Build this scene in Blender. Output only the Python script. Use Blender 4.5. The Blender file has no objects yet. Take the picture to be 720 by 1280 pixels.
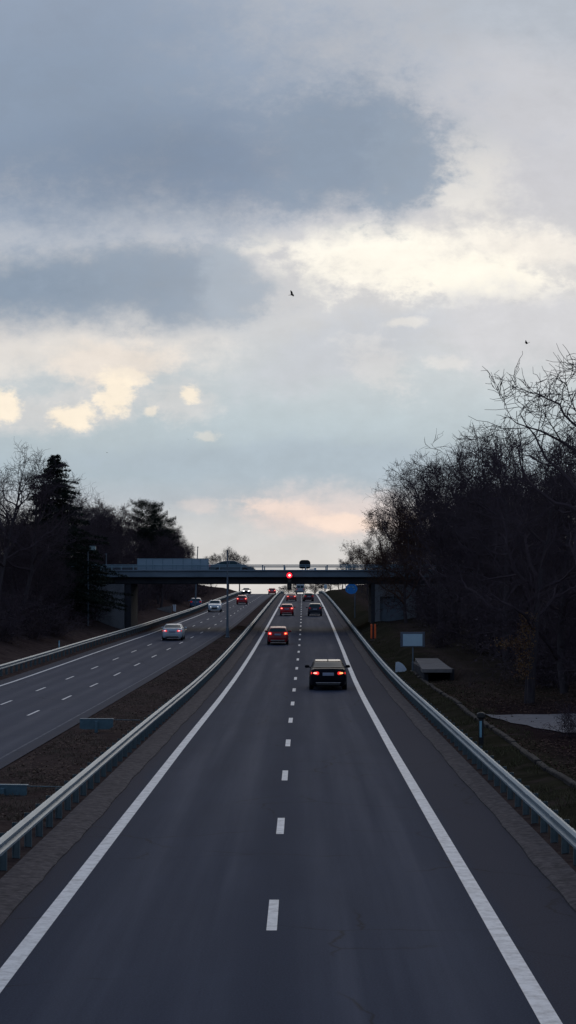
import bpy, math, random
import numpy as np
from mathutils import Vector, Matrix

R = math.radians
rnd = random.Random(7)
scene = bpy.context.scene
COL = scene.collection
CAMZ, F, PX, PY = 5.28, 2400.0, 376.0, 741.0      # camera height, focal length in photo pixels, axis in the photo

# ------------------------------------------------------------------ helpers
def smooth(a, b, x):
    t = min(1.0, max(0.0, (x - a) / (b - a)))
    return t * t * (3 - 2 * t)

def pchip(pts):
    xs = [p[0] for p in pts]; ys = [p[1] for p in pts]
    n = len(xs)
    d = [(ys[i + 1] - ys[i]) / (xs[i + 1] - xs[i]) for i in range(n - 1)]
    m = [d[0]] + [0 if d[i - 1] * d[i] <= 0 else 2 * d[i - 1] * d[i] / (d[i - 1] + d[i]) for i in range(1, n - 1)] + [d[-1]]
    def f(x):
        if x <= xs[0]: return ys[0]
        if x >= xs[-1]: return ys[-1]
        for i in range(n - 1):
            if x <= xs[i + 1]:
                h = xs[i + 1] - xs[i]; t = (x - xs[i]) / h
                return ((2*t**3 - 3*t*t + 1) * ys[i] + (t**3 - 2*t*t + t) * h * m[i]
                        + (-2*t**3 + 3*t*t) * ys[i + 1] + (t**3 - t*t) * h * m[i + 1])
    return f

def lin(c):
    return tuple(((v / 255) / 12.92 if v / 255 <= .04045 else ((v / 255 + .055) / 1.055) ** 2.4) for v in c)

class MB:
    """collects shapes, then links them as one mesh object"""
    def __init__(self): self.v = []; self.f = []
    def add(self, vs, fs):
        o = len(self.v); self.v += [tuple(p) for p in vs]; self.f += [tuple(i + o for i in q) for q in fs]
        return self
    def box(self, c, s, rz=0, bev=0.0, taper=1.0):
        hx, hy, hz = s[0] / 2, s[1] / 2, s[2] / 2
        b = min(bev, hx * .9, hy * .9, hz * .9)
        ca, sa = math.cos(rz), math.sin(rz)
        def P(x, y, z):
            k = 1 if z < 0 else taper
            x *= k; y *= k
            return (c[0] + x * ca - y * sa, c[1] + x * sa + y * ca, c[2] + z)
        if b <= 0:
            vs = [P(x, y, z) for z in (-hz, hz) for (x, y) in ((-hx, -hy), (hx, -hy), (hx, hy), (-hx, hy))]
            fs = [(0, 3, 2, 1), (4, 5, 6, 7)] + [(i, (i + 1) % 4, 4 + (i + 1) % 4, 4 + i) for i in range(4)]
            return self.add(vs, fs)
        ring = []
        def oct_(z, e):
            x, y = hx - e, hy - e
            q = b * .7
            return [P(-x + q, -y, z), P(x - q, -y, z), P(x, -y + q, z), P(x, y - q, z), P(x - q, y, z), P(-x + q, y, z), P(-x, y - q, z), P(-x, -y + q, z)]
        vs = oct_(-hz, b) + oct_(-hz + b, 0) + oct_(hz - b, 0) + oct_(hz, b)
        fs = [tuple(range(7, -1, -1)), tuple(range(24, 32))]
        for k in range(3):
            fs += [(k*8 + i, k*8 + (i + 1) % 8, k*8 + 8 + (i + 1) % 8, k*8 + 8 + i) for i in range(8)]
        return self.add(vs, fs)
    def tube(self, pts, rad, n=8, cap=True):
        pts = [Vector(p) for p in pts]
        if not isinstance(rad, (list, tuple)): rad = [rad] * len(pts)
        vs, fs = [], []
        up = Vector((0, 0, 1))
        for i, p in enumerate(pts):
            t = (pts[min(i + 1, len(pts) - 1)] - pts[max(i - 1, 0)]).normalized()
            a = t.cross(up if abs(t.z) < .95 else Vector((0, 1, 0))).normalized(); b = t.cross(a)
            for k in range(n):
                an = 2 * math.pi * k / n
                vs.append(p + (a * math.cos(an) + b * math.sin(an)) * rad[i])
        for i in range(len(pts) - 1):
            for k in range(n):
                fs.append((i*n + k, i*n + (k + 1) % n, (i + 1)*n + (k + 1) % n, (i + 1)*n + k))
        if cap:
            fs.append(tuple(range(n - 1, -1, -1))); fs.append(tuple((len(pts) - 1)*n + k for k in range(n)))
        return self.add(vs, fs)
    def disc(self, c, r, th, n=24, axis='y', ry=None):
        """short cylinder with its axis along y or x"""
        ry = ry or r
        vs = []
        for s in (-th / 2, th / 2):
            for k in range(n):
                a = 2 * math.pi * k / n
                u, w = r * math.cos(a), ry * math.sin(a)
                vs.append((c[0] + u, c[1] + s, c[2] + w) if axis == 'y' else (c[0] + s, c[1] + u, c[2] + w))
        fs = [tuple(range(n)), tuple(range(2*n - 1, n - 1, -1))]
        fs += [((k + 1) % n, k, n + k, n + (k + 1) % n) for k in range(n)]
        return self.add(vs, fs)
    def prism(self, poly, y0, y1):
        """polygon in (x,z) pushed along y"""
        n = len(poly)
        vs = [(p[0], y0, p[1]) for p in poly] + [(p[0], y1, p[1]) for p in poly]
        fs = [tuple(range(n)), tuple(range(2*n - 1, n - 1, -1))] + [((k + 1) % n, k, n + k, n + (k + 1) % n) for k in range(n)]
        return self.add(vs, fs)
    def sweep(self, prof, path, closed=True):
        """profile (x,z) carried along a path of (x,y,z)"""
        n = len(prof); vs = []; fs = []
        for p in path:
            vs += [(p[0] + q[0], p[1], p[2] + q[1]) for q in prof]
        m = n if closed else n - 1
        for i in range(len(path) - 1):
            for k in range(m):
                fs.append((i*n + k, i*n + (k + 1) % n, (i + 1)*n + (k + 1) % n, (i + 1)*n + k))
        if closed:
            fs.append(tuple(range(n))); fs.append(tuple((len(path) - 1)*n + k for k in range(n - 1, -1, -1)))
        return self.add(vs, fs)
    def mesh(self, name, mat, flat=True):
        me = bpy.data.meshes.new(name)
        me.from_pydata(self.v, [], self.f); me.update()
        if mat: me.materials.append(mat)
        if not flat: me.polygons.foreach_set('use_smooth', [True] * len(me.polygons))
        return me
    def build(self, name, mat, parent=None, smoothed=False, loc=None):
        me = self.mesh(name, mat, not smoothed)
        import bmesh
        bm = bmesh.new(); bm.from_mesh(me); bmesh.ops.recalc_face_normals(bm, faces=bm.faces); bm.to_mesh(me); bm.free()
        return link(name, me, parent, loc)

def link(name, me, parent=None, loc=None):
    o = bpy.data.objects.new(name, me); COL.objects.link(o)
    if parent: o.parent = parent
    if loc: o.location = loc
    return o

def tag(o, label=None, cat=None, group=None, kind=None):
    if label: o['label'] = label
    if cat: o['category'] = cat
    if group: o['group'] = group
    if kind: o['kind'] = kind
    return o

def thing(name, loc, label, cat, group=None, rz=0):
    o = bpy.data.objects.new(name, None); COL.objects.link(o)
    o.empty_display_size = .3
    o.location = loc; o.rotation_euler = (0, 0, rz)
    return tag(o, label, cat, group)

def copy_tree(o, parent=None):
    c = o.copy(); COL.objects.link(c)
    if parent: c.parent = parent
    for ch in list(o.children): copy_tree(ch, c)
    return c

# ------------------------------------------------------------------ materials
def mat(name, base=(.5, .5, .5), rough=.6, metal=0.0, emit=None, estr=0.0, spec=.5, coat=0.0,
        var=None, scale=3.0, bump=0.0, bscale=40.0, stretch=(1, 1, 1)):
    m = bpy.data.materials.new(name); m.use_nodes = True
    nt = m.node_tree; N = nt.nodes; L = nt.links
    b = N['Principled BSDF']
    b.inputs['Base Color'].default_value = (*base, 1)
    b.inputs['Roughness'].default_value = rough
    b.inputs['Metallic'].default_value = metal
    b.inputs['Specular IOR Level'].default_value = spec if rough < .8 or spec != .5 else .06
    b.inputs['Coat Weight'].default_value = coat
    if emit:
        b.inputs['Emission Color'].default_value = (*emit, 1); b.inputs['Emission Strength'].default_value = estr
    if var or bump:
        tc = N.new('ShaderNodeTexCoord'); mp = N.new('ShaderNodeMapping')
        mp.inputs['Scale'].default_value = stretch
        L.new(tc.outputs['Object'], mp.inputs['Vector'])
    if var:
        n = N.new('ShaderNodeTexNoise'); n.inputs['Scale'].default_value = scale; n.inputs['Detail'].default_value = 8; n.inputs['Roughness'].default_value = .65
        L.new(mp.outputs[0], n.inputs['Vector'])
        r = N.new('ShaderNodeMapRange'); r.inputs[1].default_value = .32; r.inputs[2].default_value = .68
        L.new(n.outputs['Fac'], r.inputs[0])
        mx = N.new('ShaderNodeMix'); mx.data_type = 'RGBA'
        mx.inputs[6].default_value = (*base, 1); mx.inputs[7].default_value = (*var, 1)
        L.new(r.outputs[0], mx.inputs[0]); L.new(mx.outputs[2], b.inputs['Base Color'])
    if bump:
        n2 = N.new('ShaderNodeTexNoise'); n2.inputs['Scale'].default_value = bscale; n2.inputs['Detail'].default_value = 6
        L.new(mp.outputs[0], n2.inputs['Vector'])
        bp = N.new('ShaderNodeBump'); bp.inputs['Strength'].default_value = bump; bp.inputs['Distance'].default_value = .03
        L.new(n2.outputs['Fac'], bp.inputs['Height']); L.new(bp.outputs[0], b.inputs['Normal'])
    return m

M = {}
M['bark'] = mat('bark', (.050, .041, .048), .9, var=(.085, .07, .072), scale=4, bump=.5, bscale=12, stretch=(1, 1, .3))
M['twig'] = mat('twigs', (.062, .046, .056), .9, var=(.082, .060, .064), scale=.6)
M['oaktwig'] = mat('russet_twigs', (.055, .034, .030), .9, var=(.095, .050, .032), scale=.8)
M['needle'] = mat('needles', (.012, .018, .015), .85, var=(.02, .028, .02), scale=1.5)
M['ivy'] = mat('yellowed_ivy', (.18, .10, .022), .7, var=(.10, .03, .015), scale=2.2)
M['grass'] = mat('grass_blades', (.055, .060, .028), .85, var=(.12, .095, .055), scale=.5)
M['drygrass'] = mat('dry_grass', (.085, .062, .048), .9, var=(.19, .145, .105), scale=.6)
M['leaf'] = mat('leaf_litter', (.055, .030, .024), .9, var=(.11, .065, .05), scale=1.5)
M['leaf2'] = mat('dead_leaves', (.075, .047, .037), .9, var=(.16, .11, .085), scale=1.2)
M['teal2'] = mat('teal_steel_top', (.11, .185, .225), .55, .1, var=(.07, .125, .15), scale=5)
M['galv'] = mat('galvanised_steel', (.25, .32, .355), .5, .25, var=(.18, .235, .265), scale=1.3, stretch=(1, .25, 1), bump=.05, bscale=5)
M['post'] = mat('steel_posts', (.13, .18, .20), .55, .5, var=(.09, .12, .13), scale=5)
M['conc'] = mat('concrete', (.22, .225, .235), .85, var=(.14, .145, .155), scale=.9, bump=.25, bscale=6, stretch=(1, 1, .35))
M['concdark'] = mat('weathered_concrete', (.21, .27, .32), .85, var=(.14, .18, .215), scale=.7, bump=.2, bscale=6, stretch=(.5, 1, 1.5))
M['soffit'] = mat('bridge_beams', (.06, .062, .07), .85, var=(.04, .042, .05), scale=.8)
M['bluerail'] = mat('painted_railing', (.21, .32, .38), .5, .0, var=(.16, .245, .29), scale=2)
M['screen'] = mat('screen_panels', (.30, .40, .47), .45, var=(.24, .33, .40), scale=.8)
M['slab'] = mat('slab_concrete', (.24, .225, .215), .9, var=(.15, .135, .13), scale=1.2, bump=.3, bscale=8)
M['stone'] = mat('edging_stone', (.085, .075, .070), .9, var=(.030, .027, .026), scale=2.5, bump=.5, bscale=9)
M['strip'] = mat('verge_gravel', (.150, .128, .128), .95, var=(.050, .045, .048), scale=5.5, bump=.35, bscale=45)
M['tyre'] = mat('tyre_rubber', (.012, .012, .013), .8)
M['rim'] = mat('rims', (.25, .25, .26), .35, .8)
M['glass'] = mat('car_glass', (.026, .052, .060), .15, spec=.12)
M['blacktrim'] = mat('black_trim', (.015, .015, .017), .5)
M['chrome'] = mat('chrome', (.5, .5, .52), .2, 1.0)
M['plate'] = mat('number_plate', (.30, .34, .45), .5)
M['tail'] = mat('tail_lamp_lens', (.35, .008, .008), .25, emit=(1, .03, .03), estr=.9)
M['tailcore'] = mat('tail_lamp_bulb', (.8, .2, .15), .3, emit=(1, .33, .27), estr=2.2)
M['tailcore2'] = mat('tail_lamp_amber', (.8, .3, .1), .3, emit=(1, .36, .12), estr=2.0)
M['tailpink'] = mat('tail_lamp_pink', (.8, .4, .45), .3, emit=(1, .5, .55), estr=1.4)
M['taildim'] = mat('tail_lamp_dim', (.25, .01, .01), .25, emit=(1, .03, .03), estr=.12)
M['head'] = mat('head_lamp', (.9, .9, .9), .2, emit=(.95, .98, 1), estr=2.2)
M['headfar'] = mat('far_head_lamp', (.9, .9, .9), .2, emit=(1, .98, .95), estr=9)
def paint(name, c, rough=.34): return mat(name, c, rough, 0.0, coat=.12, spec=.4)
M['p_black'] = mat('black_paint', (.007, .009, .015), .42, spec=.04)
M['p_maroon'] = paint('dark_red_paint_glow', (.26, .008, .014))  # dark red body; the colour also holds tail lamp glow on the rear
M['p_red'] = paint('red_paint_glow', (.48, .014, .022))  # red body, with the reddening by lit tail lamps put into the paint
M['p_navy'] = paint('navy_paint', (.016, .019, .032))
M['p_wine'] = paint('wine_paint', (.06, .010, .018))
M['p_silver'] = paint('silver_blue_paint', (.46, .54, .58))
M['p_white'] = paint('white_paint_car', (.55, .62, .66))
M['p_blue'] = paint('mid_blue_paint', (.035, .10, .22))
M['p_pale'] = paint('pale_van_paint', (.30, .35, .40)); M['p_slate'] = paint('slate_paint', (.07, .10, .12))
M['p_coral'] = paint('bright_red_paint_glow', (.55, .05, .05))  # red body colour that includes the tail lamps' glow
M['orange'] = mat('orange_plastic', (1.0, .17, .035), .5, var=(.9, .13, .03), scale=6)
M['darkred'] = mat('dark_red_band', (.05, .012, .015), .6)
M['signwhite'] = mat('pale_sign_face', (.46, .62, .70), .4, var=(.42, .57, .65), scale=3)
M['signback'] = mat('sign_frame', (.10, .115, .15), .5, .3)
M['white'] = mat('white_plastic', (.70, .77, .82), .45, var=(.60, .68, .74), scale=4)
M['bluesign'] = mat('blue_sign_face', (.015, .23, .66), .4)
M['bluesign2'] = mat('blue_sign_symbol', (.25, .62, .90), .4)
M['bluepost'] = mat('pale_blue_marker', (.20, .42, .52), .45)
M['polegrey'] = mat('pole_steel', (.15, .19, .23), .5, .4, var=(.11, .14, .17), scale=2)
M['lampglass'] = mat('lamp_housing_glass', (.28, .38, .38), .3)
M['black'] = mat('matt_black', (.010, .010, .012), .7)
M['teal'] = mat('teal_steel', (.085, .155, .19), .5, .3, var=(.05, .10, .125), scale=4)
M['redlamp'] = mat('red_lens_and_halo', (.4, .01, .01), .3, emit=(1, .015, .03), estr=2.6)
M['redcore'] = mat('red_signal_core', (.9, .5, .4), .3, emit=(1, .55, .42), estr=3.2)
M['deadlens'] = mat('unlit_signal_lens', (.02, .02, .018), .3)
M['feather'] = mat('black_feathers', (.010, .009, .009), .8)

# ---- ground material: soil, grass and leaf litter mixed by zone
def ground_mat():
    m = bpy.data.materials.new('earth_grass_leaves'); m.use_nodes = True
    N = m.node_tree.nodes; L = m.node_tree.links; b = N['Principled BSDF']
    b.inputs['Roughness'].default_value = .95; b.inputs['Specular IOR Level'].default_value = 0.0
    tc = N.new('ShaderNodeTexCoord')
    def noise(s, d=8, r=.65):
        n = N.new('ShaderNodeTexNoise'); n.inputs['Scale'].default_value = s; n.inputs['Detail'].default_value = d; n.inputs['Roughness'].default_value = r
        L.new(tc.outputs['Object'], n.inputs['Vector']); return n.outputs['Fac']
    def rng(x, a, c):
        r = N.new('ShaderNodeMapRange'); r.inputs[1].default_value = a; r.inputs[2].default_value = c; L.new(x, r.inputs[0]); return r.outputs[0]
    def mix(f, a, c):
        x = N.new('ShaderNodeMix'); x.data_type = 'RGBA'
        L.new(f, x.inputs[0])
        for i, v in ((6, a), (7, c)):
            if isinstance(v, tuple): x.inputs[i].default_value = (*v, 1)
            else: L.new(v, x.inputs[i])
        return x.outputs[2]
    def attr(n):
        a = N.new('ShaderNodeAttribute'); a.attribute_name = n; return a.outputs['Fac']
    def mul(a, c):
        x = N.new('ShaderNodeMath'); x.operation = 'MULTIPLY'; x.use_clamp = True; L.new(a, x.inputs[0])
        if isinstance(c, (int, float)): x.inputs[1].default_value = c
        else: L.new(c, x.inputs[1])
        return x.outputs[0]
    soil = mix(rng(noise(1.1), .35, .65), (.042, .029, .028), (.088, .063, .055))
    soil = mix(rng(noise(7, 4), .5, .75), soil, (.105, .080, .068))
    grass = mix(rng(noise(.8), .35, .65), (.022, .0205, .0135), (.042, .037, .024))
    leaf = mix(rng(noise(5, 6), .4, .62), (.017, .012, .0135), (.040, .0245, .0235))
    c = mix(mul(attr('grass'), rng(noise(.45), .25, .5)), soil, grass)
    c = mix(mul(attr('leaf'), rng(noise(.6), .2, .45)), c, leaf)
    L.new(c, b.inputs['Base Color'])
    bp = N.new('ShaderNodeBump'); bp.inputs['Strength'].default_value = .8; bp.inputs['Distance'].default_value = .08
    L.new(noise(4, 8), bp.inputs['Height']); L.new(bp.outputs[0], b.inputs['Normal'])
    return m

# ---- asphalt: lanes worn by tyres, browner shoulders, patches
def asphalt_mat(name, tracks, shoulders, base, worn, shoulder):
    m = bpy.data.materials.new(name); m.use_nodes = True
    N = m.node_tree.nodes; L = m.node_tree.links; b = N['Principled BSDF']
    b.inputs['Specular IOR Level'].default_value = .11
    tc = N.new('ShaderNodeTexCoord'); uv = N.new('ShaderNodeAttribute'); uv.attribute_name = 'across'
    def math_(op, a, c=None, clamp=False):
        x = N.new('ShaderNodeMath'); x.operation = op; x.use_clamp = clamp
        for i, v in enumerate((a, c)):
            if v is None: continue
            if isinstance(v, (int, float)): x.inputs[i].default_value = v
            else: L.new(v, x.inputs[i])
        return x.outputs[0]
    def noise(s, st=(1, 1, 1), d=8, r=.6):
        mp = N.new('ShaderNodeMapping'); mp.inputs['Scale'].default_value = st; L.new(tc.outputs['Object'], mp.inputs['Vector'])
        n = N.new('ShaderNodeTexNoise'); n.inputs['Scale'].default_value = s; n.inputs['Detail'].default_value = d; n.inputs['Roughness'].default_value = r
        L.new(mp.outputs[0], n.inputs['Vector']); return n.outputs['Fac']
    def mix(f, a, c):
        x = N.new('ShaderNodeMix'); x.data_type = 'RGBA'; L.new(f, x.inputs[0])
        for i, v in ((6, a), (7, c)):
            if isinstance(v, tuple): x.inputs[i].default_value = (*v, 1)
            else: L.new(v, x.inputs[i])
        return x.outputs[2]
    def rng(x, a, c, o0=0., o1=1.):
        r = N.new('ShaderNodeMapRange'); r.inputs[1].default_value = a; r.inputs[2].default_value = c; r.inputs[3].default_value = o0; r.inputs[4].default_value = o1; L.new(x, r.inputs[0]); return r.outputs[0]
    acr = math_('ADD', uv.outputs['Fac'], rng(noise(.12), .3, .7, -.18, .18))
    tot = None
    for c, w in tracks:
        g = math_('SUBTRACT', acr, c); g = math_('DIVIDE', g, w); g = math_('MULTIPLY', g, g)
        g = math_('POWER', 2.718, math_('MULTIPLY', g, -1.0))
        tot = g if tot is None else math_('ADD', tot, g, True)
    streak = rng(noise(1.0, (1.6, .03, 1)), .3, .7, .1, 1.)
    wear = math_('MULTIPLY', tot, streak)
    col = mix(wear, base, worn)
    sh = None
    for lo, hi in shoulders:     # band of |across| beyond the edge line
        s = rng(acr, lo, hi); sh = s if sh is None else math_('ADD', sh, s, True)
    col = mix(sh, col, shoulder)
    patch = rng(noise(.35, (1, .25, 1), 10, .7), .35, .7)
    col = mix(math_('MULTIPLY', patch, .45), col, tuple(v * .72 for v in base))
    fine = rng(noise(34, (1, .6, 1), 4, .8), .42, .68)
    col = mix(math_('MULTIPLY', fine, .42), col, tuple(v * 1.45 for v in worn))
    # hairline cracks
    vo = N.new('ShaderNodeTexVoronoi'); vo.feature = 'DISTANCE_TO_EDGE'; vo.inputs['Scale'].default_value = .22
    mp = N.new('ShaderNodeMapping'); L.new(tc.outputs['Object'], mp.inputs['Vector'])
    wv = N.new('ShaderNodeVectorMath'); wv.operation = 'ADD'
    nn = N.new('ShaderNodeTexNoise'); nn.inputs['Scale'].default_value = .6; nn.inputs['Detail'].default_value = 6
    L.new(tc.outputs['Object'], nn.inputs['Vector']); L.new(mp.outputs[0], wv.inputs[0]); L.new(nn.outputs['Color'], wv.inputs[1]); L.new(wv.outputs[0], vo.inputs['Vector'])
    crack = rng(vo.outputs['Distance'], .0, .009, 1., 0.)
    crack = math_('MULTIPLY', crack, rng(noise(.16), .47, .55))
    col = mix(math_('MULTIPLY', crack, .75), col, (.015, .015, .017))
    L.new(col, b.inputs['Base Color'])
    L.new(rng(wear, 0, 1, .92, .80), b.inputs['Roughness'])
    bp = N.new('ShaderNodeBump'); bp.inputs['Strength'].default_value = .25; bp.inputs['Distance'].default_value = .01
    L.new(noise(60, (1, 1, 1), 3), bp.inputs['Height']); L.new(bp.outputs[0], b.inputs['Normal'])
    return m

def marking_mat():
    m = bpy.data.materials.new('white_road_paint'); m.use_nodes = True
    N = m.node_tree.nodes; L = m.node_tree.links; b = N['Principled BSDF']; b.inputs['Roughness'].default_value = .6
    tc = N.new('ShaderNodeTexCoord')
    n = N.new('ShaderNodeTexNoise'); n.inputs['Scale'].default_value = 3.5; n.inputs['Detail'].default_value = 10; n.inputs['Roughness'].default_value = .7
    L.new(tc.outputs['Object'], n.inputs['Vector'])
    r = N.new('ShaderNodeMapRange'); r.inputs[1].default_value = .42; r.inputs[2].default_value = .72; L.new(n.outputs['Fac'], r.inputs[0])
    mx = N.new('ShaderNodeMix'); mx.data_type = 'RGBA'; mx.inputs[6].default_value = (.74, .74, .74, 1); mx.inputs[7].default_value = (.34, .34, .35, 1)
    L.new(r.outputs[0], mx.inputs[0]); L.new(mx.outputs[2], b.inputs['Base Color'])
    return m

# ------------------------------------------------------------------ road and land form
zR = pchip([(-60, 0), (90, 0), (110, .08), (127, .26), (160, .76), (194, 1.32), (250, 2.25), (308, 3.15), (370, 4.0), (432, 4.7), (475, 5.0), (520, 5.0), (600, 4.4), (800, 2.2), (1200, .2), (1600, 0), (5000, 0)])
shift = pchip([(0, 0), (95, 0), (166, 1.15), (200, 1.75), (280, 2.25), (425, 2.6), (700, 2.6)])
squeeze = pchip([(0, 0), (140, 0), (200, .6), (280, 1.5), (450, 1.4), (700, 1.2)])
EDGE, ROWA, ROWB, LLINE = -9.45, -11.75, -14.15, -16.9
def left_x(a, d):      # a: place across the left carriageway, measured where it runs straight
    k = (a - EDGE) / (LLINE - EDGE)
    return a + shift(d) + squeeze(d) * k
def xo(d): return left_x(LLINE, d) - 1.0
def rail_left_x(d): return left_x(LLINE, d) - 1.45

bend = pchip([(-60, 0), (60, 0), (85, .05), (108, .11), (130, .20), (160, .32), (250, .50), (350, .58), (700, .60), (5000, .6)])   # the near road drifts gently to the right
def bank_right(d): return smooth(135, 192, d)
def ground_z(x, d):
    b = zR(d)
    e = left_x(EDGE, d) + .35
    if x < e:
        t = xo(d) - x
        if t < 0.1: return b - .06
        z = b + .06 * smooth(.1, .6, t)
        fade = 1 - smooth(700, 1100, d)
        z += (1.5 * smooth(1.2, 8, t) + 7.0 * smooth(5, 45, t)) * fade
        z += .10 * math.sin(x * 1.3 + d * .21) * smooth(2, 6, t)
        return z
    xs_ = x - bend(d) if x < 0 else x
    if xs_ < -5.75:
        k = smooth(e, e + .5, x)
        hump = .06 * math.sin(math.pi * (x - e) / (-5.75 - e)) if e < -5.75 else 0
        return b - .06 + (.08 + hump + .03 * math.sin(x * 3.1 + d * .5) * math.sin(d * .37 + x)) * k
    if xs_ < -5.3: return b + .02
    if xs_ < -4.75: return b - .02
    if x < 4.6: return b - .06
    if x < 5.0: return b - .02
    if x < 5.35: return b + .04
    fade = 1 - smooth(700, 1100, d)
    v = pchip_v(x)
    w = bank_right(d)
    z = b + v * (1 - w) + w * (.08 + .95 * smooth(5.6, 8.2, x) + 1.2 * smooth(9, 16, x))
    z += 6.5 * smooth(13, 48, x) * fade
    z += .35 * smooth(9, 14, x) * (1 - smooth(60, 74, d))
    # higher ground round the culvert slab
    k = smooth(111.5, 114, d) * (1 - w) * smooth(7.2, 7.8, x)
    z += .62 * k
    if 6.95 < x < 9.35 and 106 < d < 133: z = min(z, b + .02)
    z += .05 * math.sin(x * 2.3 + d * .4) * math.sin(d * .23) * smooth(5.5, 7, x) * (1 - smooth(70, 74, d) * (1 - smooth(84, 90, d)))
    return z
pchip_v = pchip([(5.35, .10), (6.1, .03), (6.8, .14), (7.2, .17), (7.7, .0), (9, .0), (14, .05)])

def at(px, d, py=None):           # the place a photo column has at distance d
    x = (px - PX) * d / F
    return x if py is None else (x, CAMZ - (py - PY) * d / F)

XS = [-420, -260, -160, -110, -80, -64, -54, -47, -41, -36, -32, -29, -27, -25.5] + [round(-24.4 + .4 * i, 3) for i in range(0, 102)] + [17, 18.5, 20, 22, 24.5, 28, 32, 37, 43, 50, 64, 85, 120, 180, 280, 420]
YS = list(range(-24, 100, 2)) + [100 + .75 * i for i in range(0, 48)] + list(range(136, 240, 3)) + list(range(240, 560, 6)) + [560, 575, 590, 610, 640, 680, 720, 780, 850, 950, 1100, 1300, 1600, 2000, 2600, 3500, 4800]
me = bpy.data.meshes.new('ground')
nx, ny = len(XS), len(YS)
vs = [(x, y, ground_z(x, y)) for y in YS for x in XS]
fs = [(j*nx + i, j*nx + i + 1, (j + 1)*nx + i + 1, (j + 1)*nx + i) for j in range(ny - 1) for i in range(nx - 1)]
me.from_pydata(vs, [], fs); me.polygons.foreach_set('use_smooth', [True] * len(me.polygons))
ag = me.attributes.new('grass', 'FLOAT', 'POINT'); al = me.attributes.new('leaf', 'FLOAT', 'POINT')
gv, lv = [], []
for (x, y, z) in vs:
    g = smooth(5.3, 5.8, x) * (1 - smooth(7.5, 11, x)) + .35 * smooth(xo(y) - 1, xo(y) - 2, x) * 0
    g = max(g, smooth(9, 11, x) * (1 - smooth(13, 16, x)) * smooth(88, 95, y) * .8)
    l = smooth(7.6, 9, x) * (1 - .7 * smooth(86, 100, y)) + .6 * (1 - smooth(xo(y) - 6, xo(y) - 2, x))
    if -10 < x < -5: g = .06
    gv.append(g); lv.append(min(1, l))
ag.data.foreach_set('value', gv); al.data.foreach_set('value', lv)
me.materials.append(ground_mat())
tag(link('ground', me), kind='structure')

def zR_lin(d):
    import bisect
    j = bisect.bisect_right(YS, d) - 1
    j = max(0, min(j, len(YS) - 2)); t = (d - YS[j]) / (YS[j + 1] - YS[j])
    return zR(YS[j]) * (1 - t) + zR(YS[j + 1]) * t
def road(name, left, right, n, zoff, material):
    """sheet between left(d) and right(d); attribute 'across' holds the unbent place across"""
    ys = [y for y in YS if y <= 1300]
    vs, fs, ac = [], [], []
    for y in ys:
        for i in range(n + 1):
            a = left + (right - left) * i / n
            x = left_x(a, y) if left < -9 else a + bend(y)
            vs.append((x, y, zR(y) + zoff)); ac.append(a)
    for j in range(len(ys) - 1):
        for i in range(n):
            fs.append((j*(n+1) + i, j*(n+1) + i + 1, (j+1)*(n+1) + i + 1, (j+1)*(n+1) + i))
    me = bpy.data.meshes.new(name); me.from_pydata(vs, [], fs)
    a = me.attributes.new('across', 'FLOAT', 'POINT'); a.data.foreach_set('value', ac)
    me.polygons.foreach_set('use_smooth', [True] * len(me.polygons))
    me.materials.append(material)
    return tag(link(name, me), kind='structure')

road('road', -4.85, 4.68, 12, 0, asphalt_mat('asphalt', [(-3.0, .75), (-1.5, .6), (.6, .7), (2.0, .7)], [(3.15, 3.4), (-4.2, -4.45)],
     (.020, .028, .050), (.040, .054, .090), (.029, .028, .042)))
# shoulder band on the left needs a falling range: it is given as (from, to) with from > to
road('opposite_road', -17.9, EDGE + .45, 12, 0, asphalt_mat('asphalt_opposite', [(-10.1, .35), (-11.2, .35), (-12.4, .35), (-13.6, .35), (-14.8, .35), (-16.1, .35)], [(-9.6, -9.3), (-17.0, -17.3)],
     (.046, .053, .077), (.064, .074, .105), (.044, .045, .058)))

MARK = marking_mat()
def line(mb, f, w, d0, d1, step=4.0):
    n = max(1, int((d1 - d0) / step))
    ds = [d0 + (d1 - d0) * i / n for i in range(n + 1)]
    ds = sorted(set(ds + [y for y in YS if d0 < y < d1]))
    o = len(mb.v)
    for d in ds:
        x = f(d); z = zR_lin(d) + .006
        mb.v += [(x - w / 2, d, z), (x + w / 2, d, z)]
    for i in range(len(ds) - 1):
        mb.f.append((o + 2*i, o + 2*i + 1, o + 2*i + 3, o + 2*i + 2))
mb = MB()
line(mb, lambda d: -4.09 + bend(d), .26, -20, 600); line(mb, lambda d: 3.07 + bend(d), .27, -20, 600)
for k in range(-2, 40): line(mb, lambda d: -.457 + bend(d), .165, 30 + 12*k, 33 + 12*k)
tag(mb.build('road_marking', MARK), kind='structure')
mb = MB()
line(mb, lambda d: left_x(LLINE, d), .17, -20, 600); line(wm := MB(), lambda d: left_x(EDGE - .12, d), .09, -20, 600)
for k in range(-6, 32):
    line(mb, lambda d: left_x(ROWA, d), .11, 82.6 + 12*k, 86.2 + 12*k); line(mb, lambda d: left_x(ROWB, d), .11, 90.5 + 12*k, 94 + 12*k)
tag(mb.build('opposite_road_marking', MARK), kind='structure')
tag(wm.build('opposite_road_edge_marking', mat('worn_road_paint', (.16, .165, .185), .8, var=(.07, .075, .10), scale=1.4)), kind='structure')

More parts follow.
